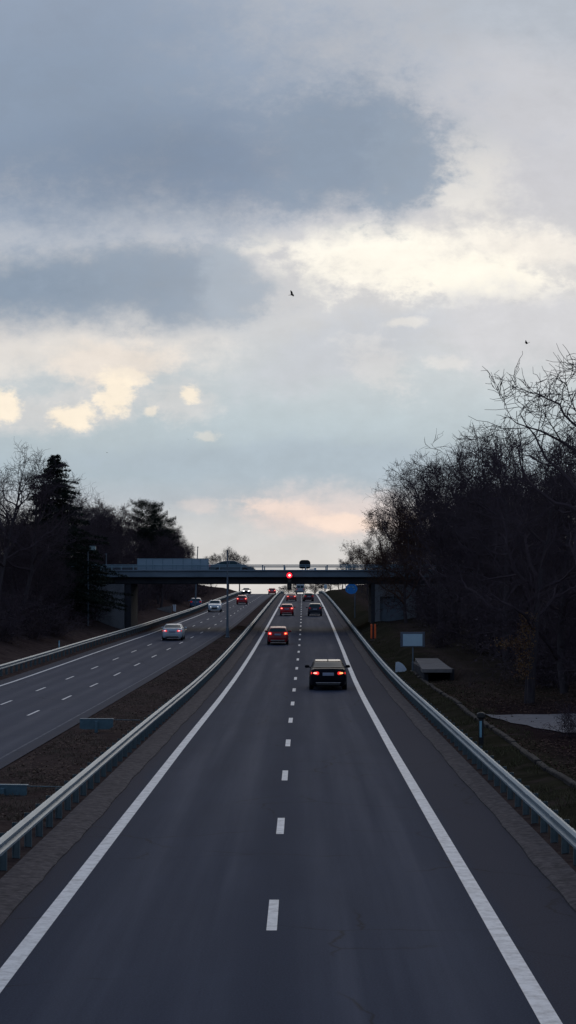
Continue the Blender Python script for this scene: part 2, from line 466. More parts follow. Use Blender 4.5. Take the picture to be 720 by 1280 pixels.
# gravel strips with a low kerb edge under the guardrails
def strip(name, prof):
    mb = MB(); ys = [y for y in YS if y <= 640]
    q = random.Random(len(name)); fine = []
    for a, b in zip(ys[:-1], ys[1:]):
        k = 5 if b < 130 else 1
        fine += [a + (b - a)*i/k for i in range(k)]
    mb.sweep(prof, [(bend(y) if name == 'verge_strip' else 0, y, zR_lin(y)) for y in fine])
    n = len(prof)
    for i in range(len(fine)):
        j = q.gauss(0, .008) + .022*math.sin(fine[i]*.31) + .014*math.sin(fine[i]*1.13)
        for k in range(n):
            x, y, z = mb.v[i*n + k]
            if abs(prof[k][0]) < 4.9: mb.v[i*n + k] = (x + j, y, z + q.uniform(-.006, .006)*(z > zR_lin(y)))
    return tag(mb.build(name, M['strip']), kind='structure')
strip('verge_strip', [(-5.52, -.08), (-4.74, -.08), (-4.74, .03), (-4.82, .06), (-5.46, .08)])
strip('shoulder_strip', [(4.56, -.08), (5.18, -.08), (5.12, .08), (4.64, .06), (4.56, .03)])

# ------------------------------------------------------------------ guardrails
def rail_prof(s):        # W-shaped beam, s = +1 faces +x
    out = [(0, .80), (.035, .79), (.085, .745), (.085, .70), (.02, .655), (.02, .62), (.085, .575), (.085, .53), (.035, .485), (0, .475)]
    inn = [(-.012, .485), (.022, .50), (.07, .54), (.07, .565), (.005, .612), (.005, .662), (.07, .712), (.07, .735), (.022, .775), (-.012, .79)]
    return [(s * x, z) for x, z in out + inn]
pm = MB(); pm.box((0, .03, .30), (.15, .012, .86)); pm.box((-.069, 0, .30), (.012, .07, .86)); pm.box((.069, 0, .30), (.012, .07, .86))
POST = pm.mesh('post', M['post'])
bm_ = MB(); bm_.box((0, 0, .63), (.06, .16, .26), bev=.01)
BLOCK = bm_.mesh('spacer', M['post'])
def guardrail(label, fx, s, d0, d1, p0, spacing, grp=None):
    t = thing('guardrail', (fx(p0), p0, zR(p0)), label, 'guardrail', grp)
    ox, oy, oz = t.location
    ys = [y for y in YS if d0 <= y <= d1]
    b = MB(); b.sweep(rail_prof(s), [(fx(y) - ox, y - oy, zR(y) - oz) for y in ys])
    # overlapped joints every four metres show as small plates with bolts
    j = b; d = d0 + 2.3
    while d < min(d1, 190):
        j.box((fx(d) - ox + s * .088, d - oy, zR_lin(d) - oz + .722), (.008, .30, .05)); j.box((fx(d) - ox + s * .088, d - oy, zR_lin(d) - oz + .553), (.008, .30, .05))
        d += 4.25
    b.build('beam', M['galv'], t)
    rest = MB()
    for k in range(int((d1 - p0) / spacing)):
        d = p0 + k * spacing
        x, z = fx(d) - ox - s * .14, zR_lin(d) - oz
        if k < 100:
            p = link('post', POST, t); p.location = (x, d - oy, z)
            q = link('spacer', BLOCK, p); q.location = (s * .095, 0, 0)
        else:
            rest.box((x, d - oy, z + .33), (.15, .08, .8))
    tag(rest.build('far_posts', M['post'], t), kind='stuff')
    return t
guardrail('galvanised steel guardrail between the near road and the brown median', lambda d: -5.50 + bend(d), 1, -10, 560, 33, 1.68)
guardrail('galvanised steel guardrail on the right shoulder beside the grassy verge', lambda d: 5.17, -1, -10, 560, 33.5, 1.68)
guardrail('guardrail along the far side of the opposite road below the wooded bank', rail_left_x, 1, 60, 560, 104, 1.9)

# ------------------------------------------------------------------ overpass
BD = 196.0
def bx(px): return at(px, BD)
def bz(py): return CAMZ - (py - PY) * BD / F
br = thing('overpass_bridge', (0, BD, 1.3), 'concrete road overpass with pale railing crossing above both roads', 'bridge')
def local(mb): mb.v = [(x, y - BD, z - 1.3) for x, y, z in mb.v]; return mb
XL, XR = -33.0, 19.0
zs, zt_, zb_ = bz(713.5), bz(721.5), bz(730)
mb = MB()
ROADZ = zs - .36
mb.box(((XL + XR)/2, BD + 5.2, (ROADZ + zt_)/2), (XR - XL, 9.6, ROADZ - zt_))
for yy_ in (BD + .1, BD + 10.3): mb.box(((XL + XR)/2, yy_, (zs + zt_)/2), (XR - XL, .6, zs - zt_), bev=.04)
mb.box(((XL + XR)/2, BD - .14, zs + .03), (XR - XL, .42, .16), bev=.03)
mb.box(((XL + XR)/2, BD + 10.5, zs + .03), (XR - XL, .42, .16), bev=.03)
local(mb).build('deck', M['concdark'], br)
mb = MB()
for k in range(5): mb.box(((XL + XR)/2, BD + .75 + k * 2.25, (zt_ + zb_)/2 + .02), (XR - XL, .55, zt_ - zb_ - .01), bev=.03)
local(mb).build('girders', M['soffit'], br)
def railing(y, name='railing'):
    mb = MB(); z0 = zs + .1; z1 = bz(706.3)
    mb.box(((XL + XR)/2, y, z1), (XR - XL, .09, .10), bev=.02)
    mb.box(((XL + XR)/2, y, z0 + .34), (XR - XL, .05, .07), bev=.01)
    x = XL + .5
    while x < XR:
        mb.box((x, y + .012, (z0 + z1)/2 - .02), (.12, .07, z1 - z0 + .02)); x += 2.2
    return local(mb).build(name, M['bluerail'], br)
railing(BD + .05); railing(BD + 10.5)
# left abutment: pale wall facing the traffic and a dark column beside it
gl = ground_z(-18.4, BD) - 1.0
xa = bx(155)
mb = MB(); mb.box(((xa - 26.5)/2, BD + 5.0, (gl - .8 + zb_)/2), (26.5 + xa, 9.6, zb_ - gl + .8 - .006), bev=.05)
ab = local(mb).build('abutment', M['conc'], br)
mb = MB()
for zz in (bz(760), bz(745)): mb.box(((xa - 26.5)/2, BD + .2 - .006, zz), (26.4 + xa, .02, .04))
local(mb).build('joint', M['concdark'], ab)
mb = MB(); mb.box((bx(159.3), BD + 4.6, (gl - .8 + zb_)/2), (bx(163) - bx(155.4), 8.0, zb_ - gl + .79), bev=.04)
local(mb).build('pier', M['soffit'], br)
# right abutment with a recessed panel
gr_ = ground_z(8, BD) - 1.0
mb = MB(); x0, x1 = bx(469), 15.0
xp0, xp1, zp0, zp1 = bx(475.5), bx(505), bz(776), bz(746)
yb = BD + .4
mb.box(((x0 + x1)/2, yb + 5.2, (gr_ + zb_)/2), (x1 - x0, 9.2, zb_ - gr_ - .006), bev=.03)
mb.box(((x0 + xp0)/2, yb + .3, (gr_ + zb_)/2), (xp0 - x0, .56, zb_ - gr_ - .008), bev=.02)
mb.box(((xp0 + x1)/2 + .004, yb + .3, (zp1 + zb_)/2), (x1 - xp0, .55, zb_ - zp1 - .01), bev=.02)
mb.box(((xp1 + x1)/2, yb + .3, (gr_ + zp1)/2 - .004), (x1 - xp1, .54, zp1 - gr_), bev=.02)
ab = local(mb).build('abutment', M['conc'], br)
mb = MB(); mb.box(((xp0 + xp1)/2, yb + .53, (gr_ + zp1)/2), (xp1 - xp0 - .02, .12, zp1 - gr_ - .02)); mb.box(((xp0 + xp1)/2, yb + .45, bz(760)), (xp1 - xp0 - .04, .05, .08))
local(mb).build('panel', M['polegrey'], ab)
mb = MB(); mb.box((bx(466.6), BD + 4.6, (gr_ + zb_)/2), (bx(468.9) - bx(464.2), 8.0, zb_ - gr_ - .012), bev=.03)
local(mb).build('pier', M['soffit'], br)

# screen on the deck
SD = BD + 1.1
t = thing('noise_screen', (at(216, SD), SD, ROADZ), 'pale blue panelled screen standing behind the railing on the overpass', 'screen')
xa_, xb_ = at(172, SD), at(260.5, SD); hz = CAMZ + (PY - 698.7) * SD / F
edges = [172, 183, 191, 203.5, 216, 229, 240, 250.5, 260.5]
mb = MB()
for p, q in zip(edges[:-1], edges[1:]):
    mb.box(((at(p, SD) + at(q, SD))/2 - t.location.x, 0, (hz - ROADZ)/2), (at(q, SD) - at(p, SD) - .02, .06, hz - ROADZ), bev=.01)
mb.build('panels', M['screen'], t)
for p in edges:
    mb = MB(); mb.box((at(p, SD) - t.location.x, -.01, (hz - ROADZ)/2 + .01), (.09, .12, hz - ROADZ + .03), bev=.01)
    mb.build('upright', M['bluerail'], t)
mb = MB(); mb.box(((xa_ + xb_)/2 - t.location.x, 0, hz - ROADZ + .03), (xb_ - xa_ + .1, .13, .05)); mb.build('cap_rail', M['bluerail'], t)

# dark rounded board on the parapet, seen from behind
SD = BD + .35
t = thing('rounded_sign', (at(381, SD), SD, zs + .1), 'black rounded sign board seen from behind on the overpass railing', 'sign')
w, h0, h1 = 7.0 * SD / F, .12, CAMZ + (PY - 700.0) * SD / F - zs - .1
pts = []
for cx, cz, a0 in ((w - .33, h1 - .33, 0), (-w + .33, h1 - .33, 90), (-w + .2, h0 + .2, 180), (w - .2, h0 + .2, 270)):
    r_ = .33 if a0 < 180 else .2
    for k in range(7): a = R(a0 + 15*k); pts.append((cx + r_*math.cos(a), cz + r_*math.sin(a)))
MB().prism(pts, -.03, .03).build('board', M['black'], t)
mb = MB(); mb.box((-.25, .05, .3), (.06, .05, .7)); mb.box((.25, .05, .3), (.06, .05, .7)); mb.build('bracket', M['post'], t)
SD = BD - .05
t = thing('railing_lamp', (at(394, SD), SD, bz(712.6)), 'small white lamp box clamped to the overpass railing beside the black board', 'lamp')
MB().box((0, 0, .12), (.2, .16, .26), bev=.03).build('housing', M['white'], t)
MB().box((-.35, 0, .1), (.5, .06, .08)).build('arm', M['white'], t)
# thin mast on the overpass
t = thing('mast', (at(132.8, BD + .3), BD + .3, zs), 'thin dark mast standing on the left end of the overpass', 'mast')
MB().tube([(0, 0, 0), (0, 0, 1.7)], [.05, .035]).build('pole', M['polegrey'], t); MB().box((0, 0, 1.72), (.16, .1, .1)).build('cap', M['polegrey'], t)

# traffic signal hung on the face of the deck
TD = BD - .62
t = thing('traffic_signal', (at(361.7, TD), TD, CAMZ + (PY - 737.5) * TD / F), 'black traffic signal with its red lamp lit hanging from the overpass', 'traffic light')
hh = 23.5 * TD / F
MB().box((0, 0, hh/2), (.46, .26, hh), bev=.06).build('housing', M['black'], t)
MB().tube([(0, .1, hh - .1), (0, .5, hh - .1)], .05).build('bracket', M['post'], t)
for i, z in enumerate((hh - .42, hh - .98, hh - 1.54)):
    if i == 0:
        l = MB().disc((0, -.15, z), .27, .04).build('red_lamp', M['redlamp'], t)  # lit lens drawn oversize, its red rim stands in for the halo
        MB().disc((0.02, -.185, z), .11, .03).build('bulb', M['redcore'], l)
    else:
        l = MB().disc((0, -.14, z), .17, .03).build('lamp', M['deadlens'], t)
    hd = MB()
    for k in range(9):
        a = R(20 + 17.5*k); rr = .30 if i == 0 else .2
        hd.box((rr*math.cos(a), -.22, z + rr*math.sin(a)), (.11 if i == 0 else .065, .2, .02), 0)
    hd.build('hood', M['black'], l)

# ------------------------------------------------------------------ vehicles
STY = {
 'sedan': dict(L=2.36, top=[(-2.36, .60), (-2.33, .92), (-2.27, 1.07), (-1.72, 1.085), (-.98, 1.385), (-.4, 1.46), (.25, 1.45), (1.05, 1.08), (1.3, 1.0), (2.05, .84), (2.28, .68), (2.36, .5)],
      plan=[(-2.36, .80), (-2.2, .885), (-1.7, .93), (0, .935), (1.6, .92), (2.1, .86), (2.36, .70)], rear=(-1.66, -1.02), sidew=[(-1.25, -.30), (-.2, .72)], front=(.33, 1.0), lamp=(.66, .845, .40, .17), belt=1.0, plate=.80, lev=.04),
 'hatch': dict(L=2.1, top=[(-2.1, .62), (-2.07, .92), (-2.0, 1.02), (-1.62, 1.42), (-1.2, 1.50), (-.2, 1.54), (.35, 1.49), (1.05, 1.09), (1.3, 1.02), (1.85, .86), (2.03, .68), (2.1, .5)],
      plan=[(-2.1, .76), (-1.95, .86), (-1.4, .90), (0, .90), (1.4, .89), (1.9, .83), (2.1, .66)], rear=(-1.94, -1.66), sidew=[(-1.4, -.45), (-.35, .66)], front=(.42, 1.0), lamp=(.68, .93, .30, .26), belt=1.02, plate=.86, lev=.05),
 'suv': dict(L=2.2, top=[(-2.2, .66), (-2.18, 1.0), (-2.12, 1.12), (-1.8, 1.55), (-1.45, 1.63), (-.2, 1.66), (.4, 1.60), (1.1, 1.17), (1.35, 1.1), (1.95, .98), (2.14, .78), (2.2, .55)],
      plan=[(-2.2, .80), (-2.05, .90), (-1.5, .93), (0, .93), (1.5, .92), (2.0, .86), (2.2, .72)], rear=(-2.06, -1.84), sidew=[(-1.5, -.5), (-.4, .7)], front=(.46, 1.04), lamp=(.70, 1.0, .26, .22), belt=1.1, plate=.88, lev=.05),
}
def interp(pts, x):
    if x <= pts[0][0]: return pts[0][1]
    for (a, b), (c, d) in zip(pts[:-1], pts[1:]):
        if x <= c: return b + (d - b) * (x - a) / (c - a)
    return pts[-1][1]

def make_car(style, loc, rz, label, paintmat, tails='tail', core='tailcore', core2=None, heads=None, mirrors=True, name='car', cat='car', roof=None, group=None):
    S = STY[style]; zb = .20
    t = thing(name, loc, label, cat, group, rz)
    top, plan = S['top'], S['plan']
    # finer, rounded contour: chop every knot with a small fillet by sampling a smoothed curve
    ys = sorted(set([p[0] for p in top] + [round(-S['L'] + 2 * S['L'] * i / 44, 4) for i in range(45)]))
    def topz(y):
        if abs(y) > S['L'] - .25: return interp(top, y)
        return sum(interp(top, y + k) * w for k, w in ((-.08, .2), (-.04, .2), (0, .2), (.04, .2), (.08, .2)))
    def pw(y): return interp(plan, y)
    def sect(y):
        w, zt = pw(y), topz(y)
        belt = min(S['belt'], zt - .05)
        k = min(1, max(0, (zt - S['belt'] - .05) / .35))
        wr = w * (.90 - .16 * k)
        cl = lambda z, d: min(z, zt - d)
        return [(0, zb), (.84*w, zb), (.95*w, zb + .08), (.995*w, cl(.46, .16)), (w, cl(.62, .13)), (.985*w, cl(.80, .10)), (.955*w, belt), (wr + .012, zt - .045), (wr*.93, zt - .015), (wr*.55, zt), (0, zt + .004)]
    mb = MB(); n = 0; rows = []
    for y in ys:
        h = sect(y); ring = h + [(-x, z) for x, z in reversed(h[1:-1])]
        rows.append([(x, y, z) for x, z in ring]); n = len(ring)
    vs = [p for r_ in rows for p in r_]
    fs = [(i*n + k, i*n + (k + 1) % n, (i + 1)*n + (k + 1) % n, (i + 1)*n + k) for i in range(len(rows) - 1) for k in range(n)]
    fs += [tuple(range(n)), tuple((len(rows) - 1)*n + k for k in range(n))]
    mb.add(vs, fs)
    mb.build('body', paintmat, t, smoothed=True)
    def cross_window(nm, y0, y1, wk):
        m = MB(); yy = sorted(set([y0, y1] + [y for y in ys if y0 < y < y1])); us = [-.92, -.6, -.2, .2, .6, .92]
        sgn = 1 if topz(y1) > topz(y0) else -1
        for y in yy:
            w = pw(y); zt = topz(y); k = min(1, max(0, (zt - S['belt'] - .05)/.35)); wr = w*(.90 - .16*k)
            dz = (topz(y + .02) - topz(y - .02)) / .04; l = math.hypot(1, dz); ny_, nz_ = -dz/l, 1/l
            for u in us: m.v.append((u*wr*wk, y + ny_*.014, zt + .004 + nz_*.014 - (.012 if abs(u) > .9 else 0)))
        c = len(us)
        for i in range(len(yy) - 1):
            for j in range(c - 1): m.f.append((i*c + j, i*c + j + 1, (i+1)*c + j + 1, (i+1)*c + j))
        return m.build(nm, M['glass'], t, smoothed=True)
    cross_window('rear_window', S['rear'][0], S['rear'][1], 1.0)
    cross_window('windscreen', S['front'][0], S['front'][1], .98)
    for s in (-1, 1):
        for y0, y1 in S['sidew']:
            m = MB(); yy = sorted(set([y0, y1] + [y for y in ys if y0 < y < y1]))
            for y in yy:
                h = sect(y); (xa, za), (xb, zb2) = h[6], h[7]
                for u in (.08, .9): m.v.append((s*(xa + (xb - xa)*u + .010), y, za + (zb2 - za)*u))
            for i in range(len(yy) - 1): m.f.append((2*i, 2*i + 1, 2*i + 3, 2*i + 2))
            m.build('side_window', M['glass'], t)
    L_ = S['L']; lx, lz, lw, lh = S['lamp']
    rearx = pw(-L_)
    for s in (-1, 1):
        m = MB(); m.box((s*lx, -L_ + .07, lz), (lw, .22, lh), bev=.045)
        m.v = [(x, y + (abs(x) - .5)*.32*(1 if abs(x) > .5 else 0), z) for x, y, z in m.v]
        l = m.build('tail_light', M[tails], t)
        cm = core2 if (core2 and s > 0) else core
        if cm:
            m = MB(); m.box((s*(lx - .01), -L_ - .015, lz + lh*.05), (lw*.52, .10, lh*.46), bev=.03)
            m.v = [(x, y + (abs(x) - .5)*.32*(1 if abs(x) > .5 else 0), z) for x, y, z in m.v]
            m.build('bulb', M[cm], l)
    for s in (-1, 1):
        m = MB(); m.box((s*.62, L_ - .12, .70), (.34, .24, .15), bev=.05); m.v = [(x, y - max(0, abs(x) - .45)*.5, z) for x, y, z in m.v]
        m.build('headlight', M[heads] if heads else M['glass'], t)
    m = MB(); m.box((0, -L_ - .01, .42), (1.64, .16, .34), bev=.07); m.box((0, -L_ + .02, .62), (1.66, .14, .10), bev=.04)
    m.v = [(x, y + .22*(abs(x)/.82)**4, z) for x, y, z in m.v]
    m.build('rear_bumper', paintmat, t, smoothed=True)
    m = MB(); m.box((0, -L_ - .05, .30), (1.15, .10, .12), bev=.02); m.build('diffuser', M['blacktrim'], t)
    m = MB(); m.box((0, -L_ - .10, .375), (1.25, .02, .03), bev=.005); m.build('trim', M['chrome'], t)
    m = MB(); m.box((0, L_ - .04, .42), (1.5, .16, .36), bev=.07); m.v = [(x, y - .2*(abs(x)/.75)**4, z) for x, y, z in m.v]; m.build('front_bumper', paintmat, t, smoothed=True)
    m = MB(); m.box((0, L_ + .03, .52), (.8, .06, .2), bev=.03); m.build('grille', M['blacktrim'], t)
    m = MB(); m.box((0, -L_ - .012, S['plate']), (.56, .09, .15), bev=.01); m.build('number_plate', M['plate'], t)
    for s in (-1, 1):
        m = MB(); m.box((s*1.04, .62, 1.04 + S['lev']), (.24, .13, .15), bev=.045); m.box((s*.90, .64, 1.0 + S['lev']), (.16, .06, .05)); m.build('mirror', paintmat, t)
        m = MB(); m.box((s*.50, -L_ - .02, .27), (.13, .12, .06), bev=.02); m.build('exhaust', M['blacktrim'], t)
    for sx in (-1, 1):
        for wy in (-1.38, 1.36):
            r0 = .335; wx = sx*(pw(wy) - .105)
            m = MB(); rings = []
            for ox, rr in ((-.11, r0 - .05), (-.10, r0 - .01), (-.06, r0), (.06, r0), (.10, r0 - .01), (.115, r0 - .05), (.115, r0 - .11)):
                rings.append((ox*sx, rr))
            for ox, rr in rings:
                m.v += [(wx + ox, wy + rr*math.cos(2*math.pi*k/24), r0 + rr*math.sin(2*math.pi*k/24)) for k in range(24)]
            for i in range(len(rings) - 1): m.f += [(i*24 + k, i*24 + (k+1) % 24, (i+1)*24 + (k+1) % 24, (i+1)*24 + k) for k in range(24)]
            m.f += [tuple(range(24)), tuple((len(rings)-1)*24 + k for k in range(24))]
            wl = m.build('wheel', M['tyre'], t)
            m = MB(); m.disc((wx + sx*.116, wy, r0), .20, .014, 20, 'x')
            for k in range(5):
                a = 2*math.pi*k/5; m.box((wx + sx*.125, wy + .1*math.cos(a), r0 + .1*math.sin(a)), (.01, .05, .05))
            m.build('rim', M['rim'], wl)
    for sx in (-1, 1):                      # dark arch linings round the wheels
        m = MB()
        for wy in (-1.38, 1.36): m.disc((sx*(pw(wy) - .03), wy, .335), .395, .075, 24, 'x')
        m.build('wheel_arch', M['blacktrim'], t)
    if roof:
        m = MB(); yy = [y for y in ys if -.95 < y < .2]
        for y in yy:
            w = pw(y); k = min(1, max(0, (topz(y) - S['belt'] - .05)/.35)); wr = w*(.90 - .16*k)
            for u in (-.9, 0, .9): m.v.append((u*wr, y, topz(y) + .012))
        for i in range(len(yy) - 1):
            for j in range(2): m.f.append((3*i + j, 3*i + j + 1, 3*i + j + 4, 3*i + j + 3))
        m.build('roof_glass', M['glass'], t, smoothed=True)
        MB().box((0, -.8, topz(-.8) + .05), (.05, .16, .09), bev=.02).build('antenna', paintmat, t)
    return t
def on_road(px, d): return (at(px, d), d, zR_lin(d) + .004)

near_car = make_car('sedan', on_road(409.5, 105.5), 0, 'black sedan with red tail lights in the right lane, nearest car to the camera', M['p_black'], core='tailcore', core2='tailcore2', roof=True)
near_car.scale = (1.08, 1.08, 1.07)
make_car('hatch', on_road(347.6, 166), 0, 'dark red hatchback with glowing tail lights in the left lane, nearest car there', M['p_maroon'], core='tailcore', core2='tailcore2')
make_car('hatch', on_road(358.6, 253), 0, 'red hatchback under the far side of the overpass, second car in the left lane', M['p_red'])
make_car('suv', on_road(393.6, 251), 0, 'dark navy sport utility car with unlit lamps in the right lane', M['p_navy'], tails='taildim', core=None)
make_car('sedan', on_road(364.3, 352), 0, 'bright red car far up the left lane near the crest', M['p_coral'])
make_car('hatch', on_road(385.2, 350), R(4), 'dark wine coloured car far up the right lane near the crest', M['p_wine'], tails='taildim', core=None)
make_car('sedan', on_road(217.2, 175), 0, 'silver blue sedan with pinkish tail lights on the opposite road', M['p_silver'], core='tailpink')
make_car('suv', on_road(268.8, 272), R(180), 'white sport utility car with headlights on coming down the opposite road', M['p_white'], heads='head')
make_car('hatch', on_road(302.6, 322), 0, 'red hatchback with tail lights lit on the opposite road beyond the white car', M['p_red'])
make_car('hatch', on_road(340.2, 452), 0, 'pinkish red car at the crest of the opposite road beside the median', M['p_coral'])
make_car('sedan', on_road(308, 470), R(180), 'dark distant car with bright headlights coming over the crest', M['p_navy'], heads='headfar')
gx = -15.85
make_car('hatch', (gx, 290, ground_z(gx, 290) + .02), R(3), 'blue parked car beyond the far guardrail under the overpass', M['p_blue'], tails='taildim', core=None)
bxx = at(290, BD + 3.5)
make_car('sedan', (bxx, BD + 3.5, ROADZ + .01), R(-90), 'slate blue car crossing the overpass right of the blue screen', M['p_slate'], tails='taildim', core=None)
# van at the crest
def make_van(loc, label):
    t = thing('van', loc, label, 'van')
    prof = [(-2.6, .35), (-2.62, 1.2), (-2.5, 2.25), (-2.3, 2.38), (1.0, 2.4), (1.5, 2.2), (2.0, 1.35), (2.6, 1.1), (2.65, .4)]
    m = MB()
    n = len(prof)
    for x in (-.98, -.9, .9, .98):
        k = .93 if abs(x) > .95 else 1.0
        m.v += [(x, y*k, .35 + (z - .35)*k) for y, z in prof]
    for i in range(3): m.f += [(i*n + k, i*n + (k+1) % n, (i+1)*n + (k+1) % n, (i+1)*n + k) for k in range(n)]
    m.f += [tuple(range(n)), tuple(3*n + k for k in range(n))]
    m.build('body', M['p_pale'], t)
    for s in (-1, 1):
        MB().box((s*.42, -2.63, 1.75), (.66, .03, .55), bev=.01).build('rear_window', M['glass'], t)
        MB().box((s*.85, -2.66, 1.15), (.14, .06, .4), bev=.02).build('tail_light', M['taildim'], t)
        for y in (-1.6, 1.7): MB().disc((s*.86, y, .36), .36, .22, 20, 'x').build('wheel', M['tyre'], t)
    MB().box((0, -2.66, .5), (1.8, .12, .2), bev=.03).build('bumper', M['blacktrim'], t)
make_van(on_road(375.4, 478), 'pale van disappearing over the crest of the near road')

# ------------------------------------------------------------------ street furniture
def base(px, d): x = at(px, d); return (x, d, ground_z(x, d))
# lamp column in the median
d = 178; b = base(284.3, d)
t = thing('lamp_post', b, 'tall grey lamp post standing in the brown median before the overpass', 'lamp post')
h = CAMZ + (PY - 688) * d / F - b[2]
MB().tube([(0, 0, -.2), (0, 0, .9), (0, 0, .92), (0, 0, h)], [.16, .15, .11, .06], 12).build('pole', M['polegrey'], t)
MB().box((0, 0, .06), (.4, .4, .12), bev=.03).build('base_plate', M['polegrey'], t)
MB().box((0, -.35, h), (.16, .9, .08), bev=.03).build('lamp_head', M['polegrey'], t)
# lamp post by the left abutment
d = 187; b = base(110, d)
t = thing('lamp_post', b, 'dark lamp post with square pale lamp box before the left abutment', 'lamp post')
h = CAMZ + (PY - 690) * d / F - b[2]
MB().tube([(0, 0, -.3), (0, 0, h), (.15, 0, h + .25)], [.09, .06, .05], 10).build('pole', M['polegrey'], t)
l = MB().box((.46, 0, h + .36), (.60, .34, .40), bev=.05).build('lamp_head', M['lampglass'], t)
MB().box((.46, 0, h + .59), (.66, .40, .05), bev=.01).build('cap', M['polegrey'], l)
# lamp post beyond the overpass on the left
d = 279; b = base(243.8, d)
t = thing('lamp_post', b, 'slim bluish lamp post behind the overpass near the blue parked car', 'lamp post')
h = CAMZ + (PY - 684) * d / F - b[2]
MB().tube([(0, 0, -.2), (.18, 0, h*.5), (.40, 0, h)], [.13, .10, .06], 10).build('pole', M['polegrey'], t)
MB().box((.42, -.3, h + .02), (.22, .8, .10), bev=.03).build('lamp_head', M['polegrey'], t)

# marker posts
d = 147; b = base(74, d)
t = thing('marker_post', b, 'slim pale blue marker post behind the far guardrail on the left', 'marker post')
MB().box((0, 0, .45), (.10, .07, 1.1), bev=.02).build('post', M['bluepost'], t); MB().box((0, -.037, .72), (.06, .012, .16)).build('reflector', M['white'], t)
d = 65.5; b = base(601.3, d)
t = thing('marker_post', b, 'black marker post with pale blue stripe and thick cap beside right guardrail', 'marker post')
h = CAMZ + (PY - 890) * d / F - b[2]
MB().box((0, 0, (h - .2)/2 - .05), (.17, .12, h - .1), bev=.03).build('post', M['black'], t)
MB().box((-.02, -.064, h - .58), (.075, .012, .56), bev=.004).build('stripe', M['bluepost'], t)
MB().box((0, 0, h - .12), (.28, .20, .22), bev=.05).build('cap', M['blacktrim'], t)
# orange beacon
d = 168; b = base(466.6, d)
t = thing('delineator', b, 'bright orange traffic delineator with dark middle band on the right verge', 'delineator')
h = CAMZ + (PY - 780) * d / F - b[2]; w = 6.8 * d / F
for s in (-1, 1): MB().box((s*w*.34, 0, h/2 + .1), (w*.32, .10, h - .2), bev=.03).build('panel', M['orange'], t)
MB().box((0, .01, h/2), (w*.36, .07, h - .25), bev=.02).build('middle_band', M['darkred'], t)
MB().box((0, 0, .0), (.5, .4, .14), bev=.03).build('foot', M['black'], t)
# pale board on a pole
d = 121; b = base(516.2, d)
t = thing('road_sign', b, 'pale blank rectangular sign with dark frame on a single pole', 'sign')
zt2, zl2 = CAMZ + (PY - 790)*d/F - b[2], CAMZ + (PY - 808.8)*d/F - b[2]; wd = 30.4*d/F
fr = MB().box((-.02, 0, (zt2 + zl2)/2), (wd, .07, zt2 - zl2), bev=.02).build('frame', M['signback'], t)
MB().box((-.02, -.045, (zt2 + zl2)/2 - .03), (wd*.80, .03, (zt2 - zl2)*.80), bev=.008).build('face', M['signwhite'], t)
MB().tube([(0, .07, -.3), (0, .07, zt2 - .05)], .045, 10).build('pole', M['polegrey'], t)
for z in (zl2 + .2, zt2 - .25): MB().box((0, .05, z), (.3, .06, .05)).build('clamp', M['polegrey'], t)
# blue round sign
d = 231; b = base(444, d)
t = thing('road_sign', b, 'round bright blue sign on a grey pole behind the right guardrail', 'sign')
zc = CAMZ + (PY - 736)*d/F - b[2]; ox = at(439.2, d) - b[0]; rx = 7.6*d/F; ry = 6.5*d/F
pl = MB().disc((ox, -.06, zc), rx, .04, 32, 'y', ry).build('sign_plate', M['bluesign'], t)
m = MB(); arc = []
for k in range(12):
    a = R(200 - 20*k); arc.append((ox - .05 + rx*.55*math.cos(a), zc + ry*.5*math.sin(a)))
for (x0, z0), (x1, z1) in zip(arc[:-1], arc[1:]):
    m.box(((x0 + x1)/2, -.092, (z0 + z1)/2), (abs(x1 - x0) + .09, .012, abs(z1 - z0) + .09))
m.build('symbol', M['bluesign2'], pl)
MB().tube([(ox*.1, 0, -.3), (ox*.05, 0, zc*.8), (ox*.4, 0, zc + .3)], .055, 10).build('pole', M['polegrey'], t)
# little sign near the crest
d = 418; b = base(404.6, d)
t = thing('road_sign', (b[0] + .4, d, b[2]), 'small pale sign on a post near the crest of the right lane', 'sign')
MB().tube([(0, 0, -.2), (0, 0, 2.3)], .07, 8).build('pole', M['polegrey'], t); MB().box((0, -.06, 2.1), (.6, .05, .9), bev=.02).build('sign_plate', M['signwhite'], t)
# white board with clipped corner lying against the verge
d = 121; b = base(501, d)
t = thing('marker_board', b, 'small white board with rounded clipped corner standing by the right guardrail', 'board')
k = d / F
q = lambda px, py: ((px - 501)*k, (836 - py)*k)
poly = [q(494, 835.7), q(494.6, 823), q(498.5, 822.6), q(502, 824.2), q(505.5, 827.6), q(508, 831.5), q(508, 832.8), q(506, 834.8)]
MB().prism([(x, z + .02) for x, z in poly], -.03, .03).build('board', M['white'], t)
MB().box((-.1, .05, .1), (.06, .05, .5)).build('stake', M['post'], t)
# low steel blades in the median
d = 71.5; b = base(120.5, d)
t = thing('drain_trough', b, 'low teal steel trough on a stub post in the median, with a thin rod', 'trough', 'steel troughs in the median')
k = d / F; z0 = .14
poly = [(-21*k, z0 + .02), (-20.5*k, z0 + 11.5*k), (21*k, z0 + 11.5*k), (21*k, z0 + .08), (16*k, z0 - .02), (-17*k, z0 - .02)]
MB().prism(poly, -.02, .03).build('panel', M['teal'], t)
MB().box((0, .09, z0 + 12*k), (42.5*k, .20, .035), bev=.012).build('top_plate', M['teal2'], t)
MB().box((0, -.05, .12), (.12, .10, .62), bev=.02).build('stub_post', M['teal'], t)
MB().tube([(21*k, .1, z0 + 11*k), (1.6, .3, z0 + 10*k)], .018, 6).build('rod', M['post'], t)
t2 = copy_tree(t)
d2 = 49.5; b2 = base(-2, d2); t2.location = (b2[0] + .12, d2, b2[2] - .24); t2.rotation_euler.z = R(-6)
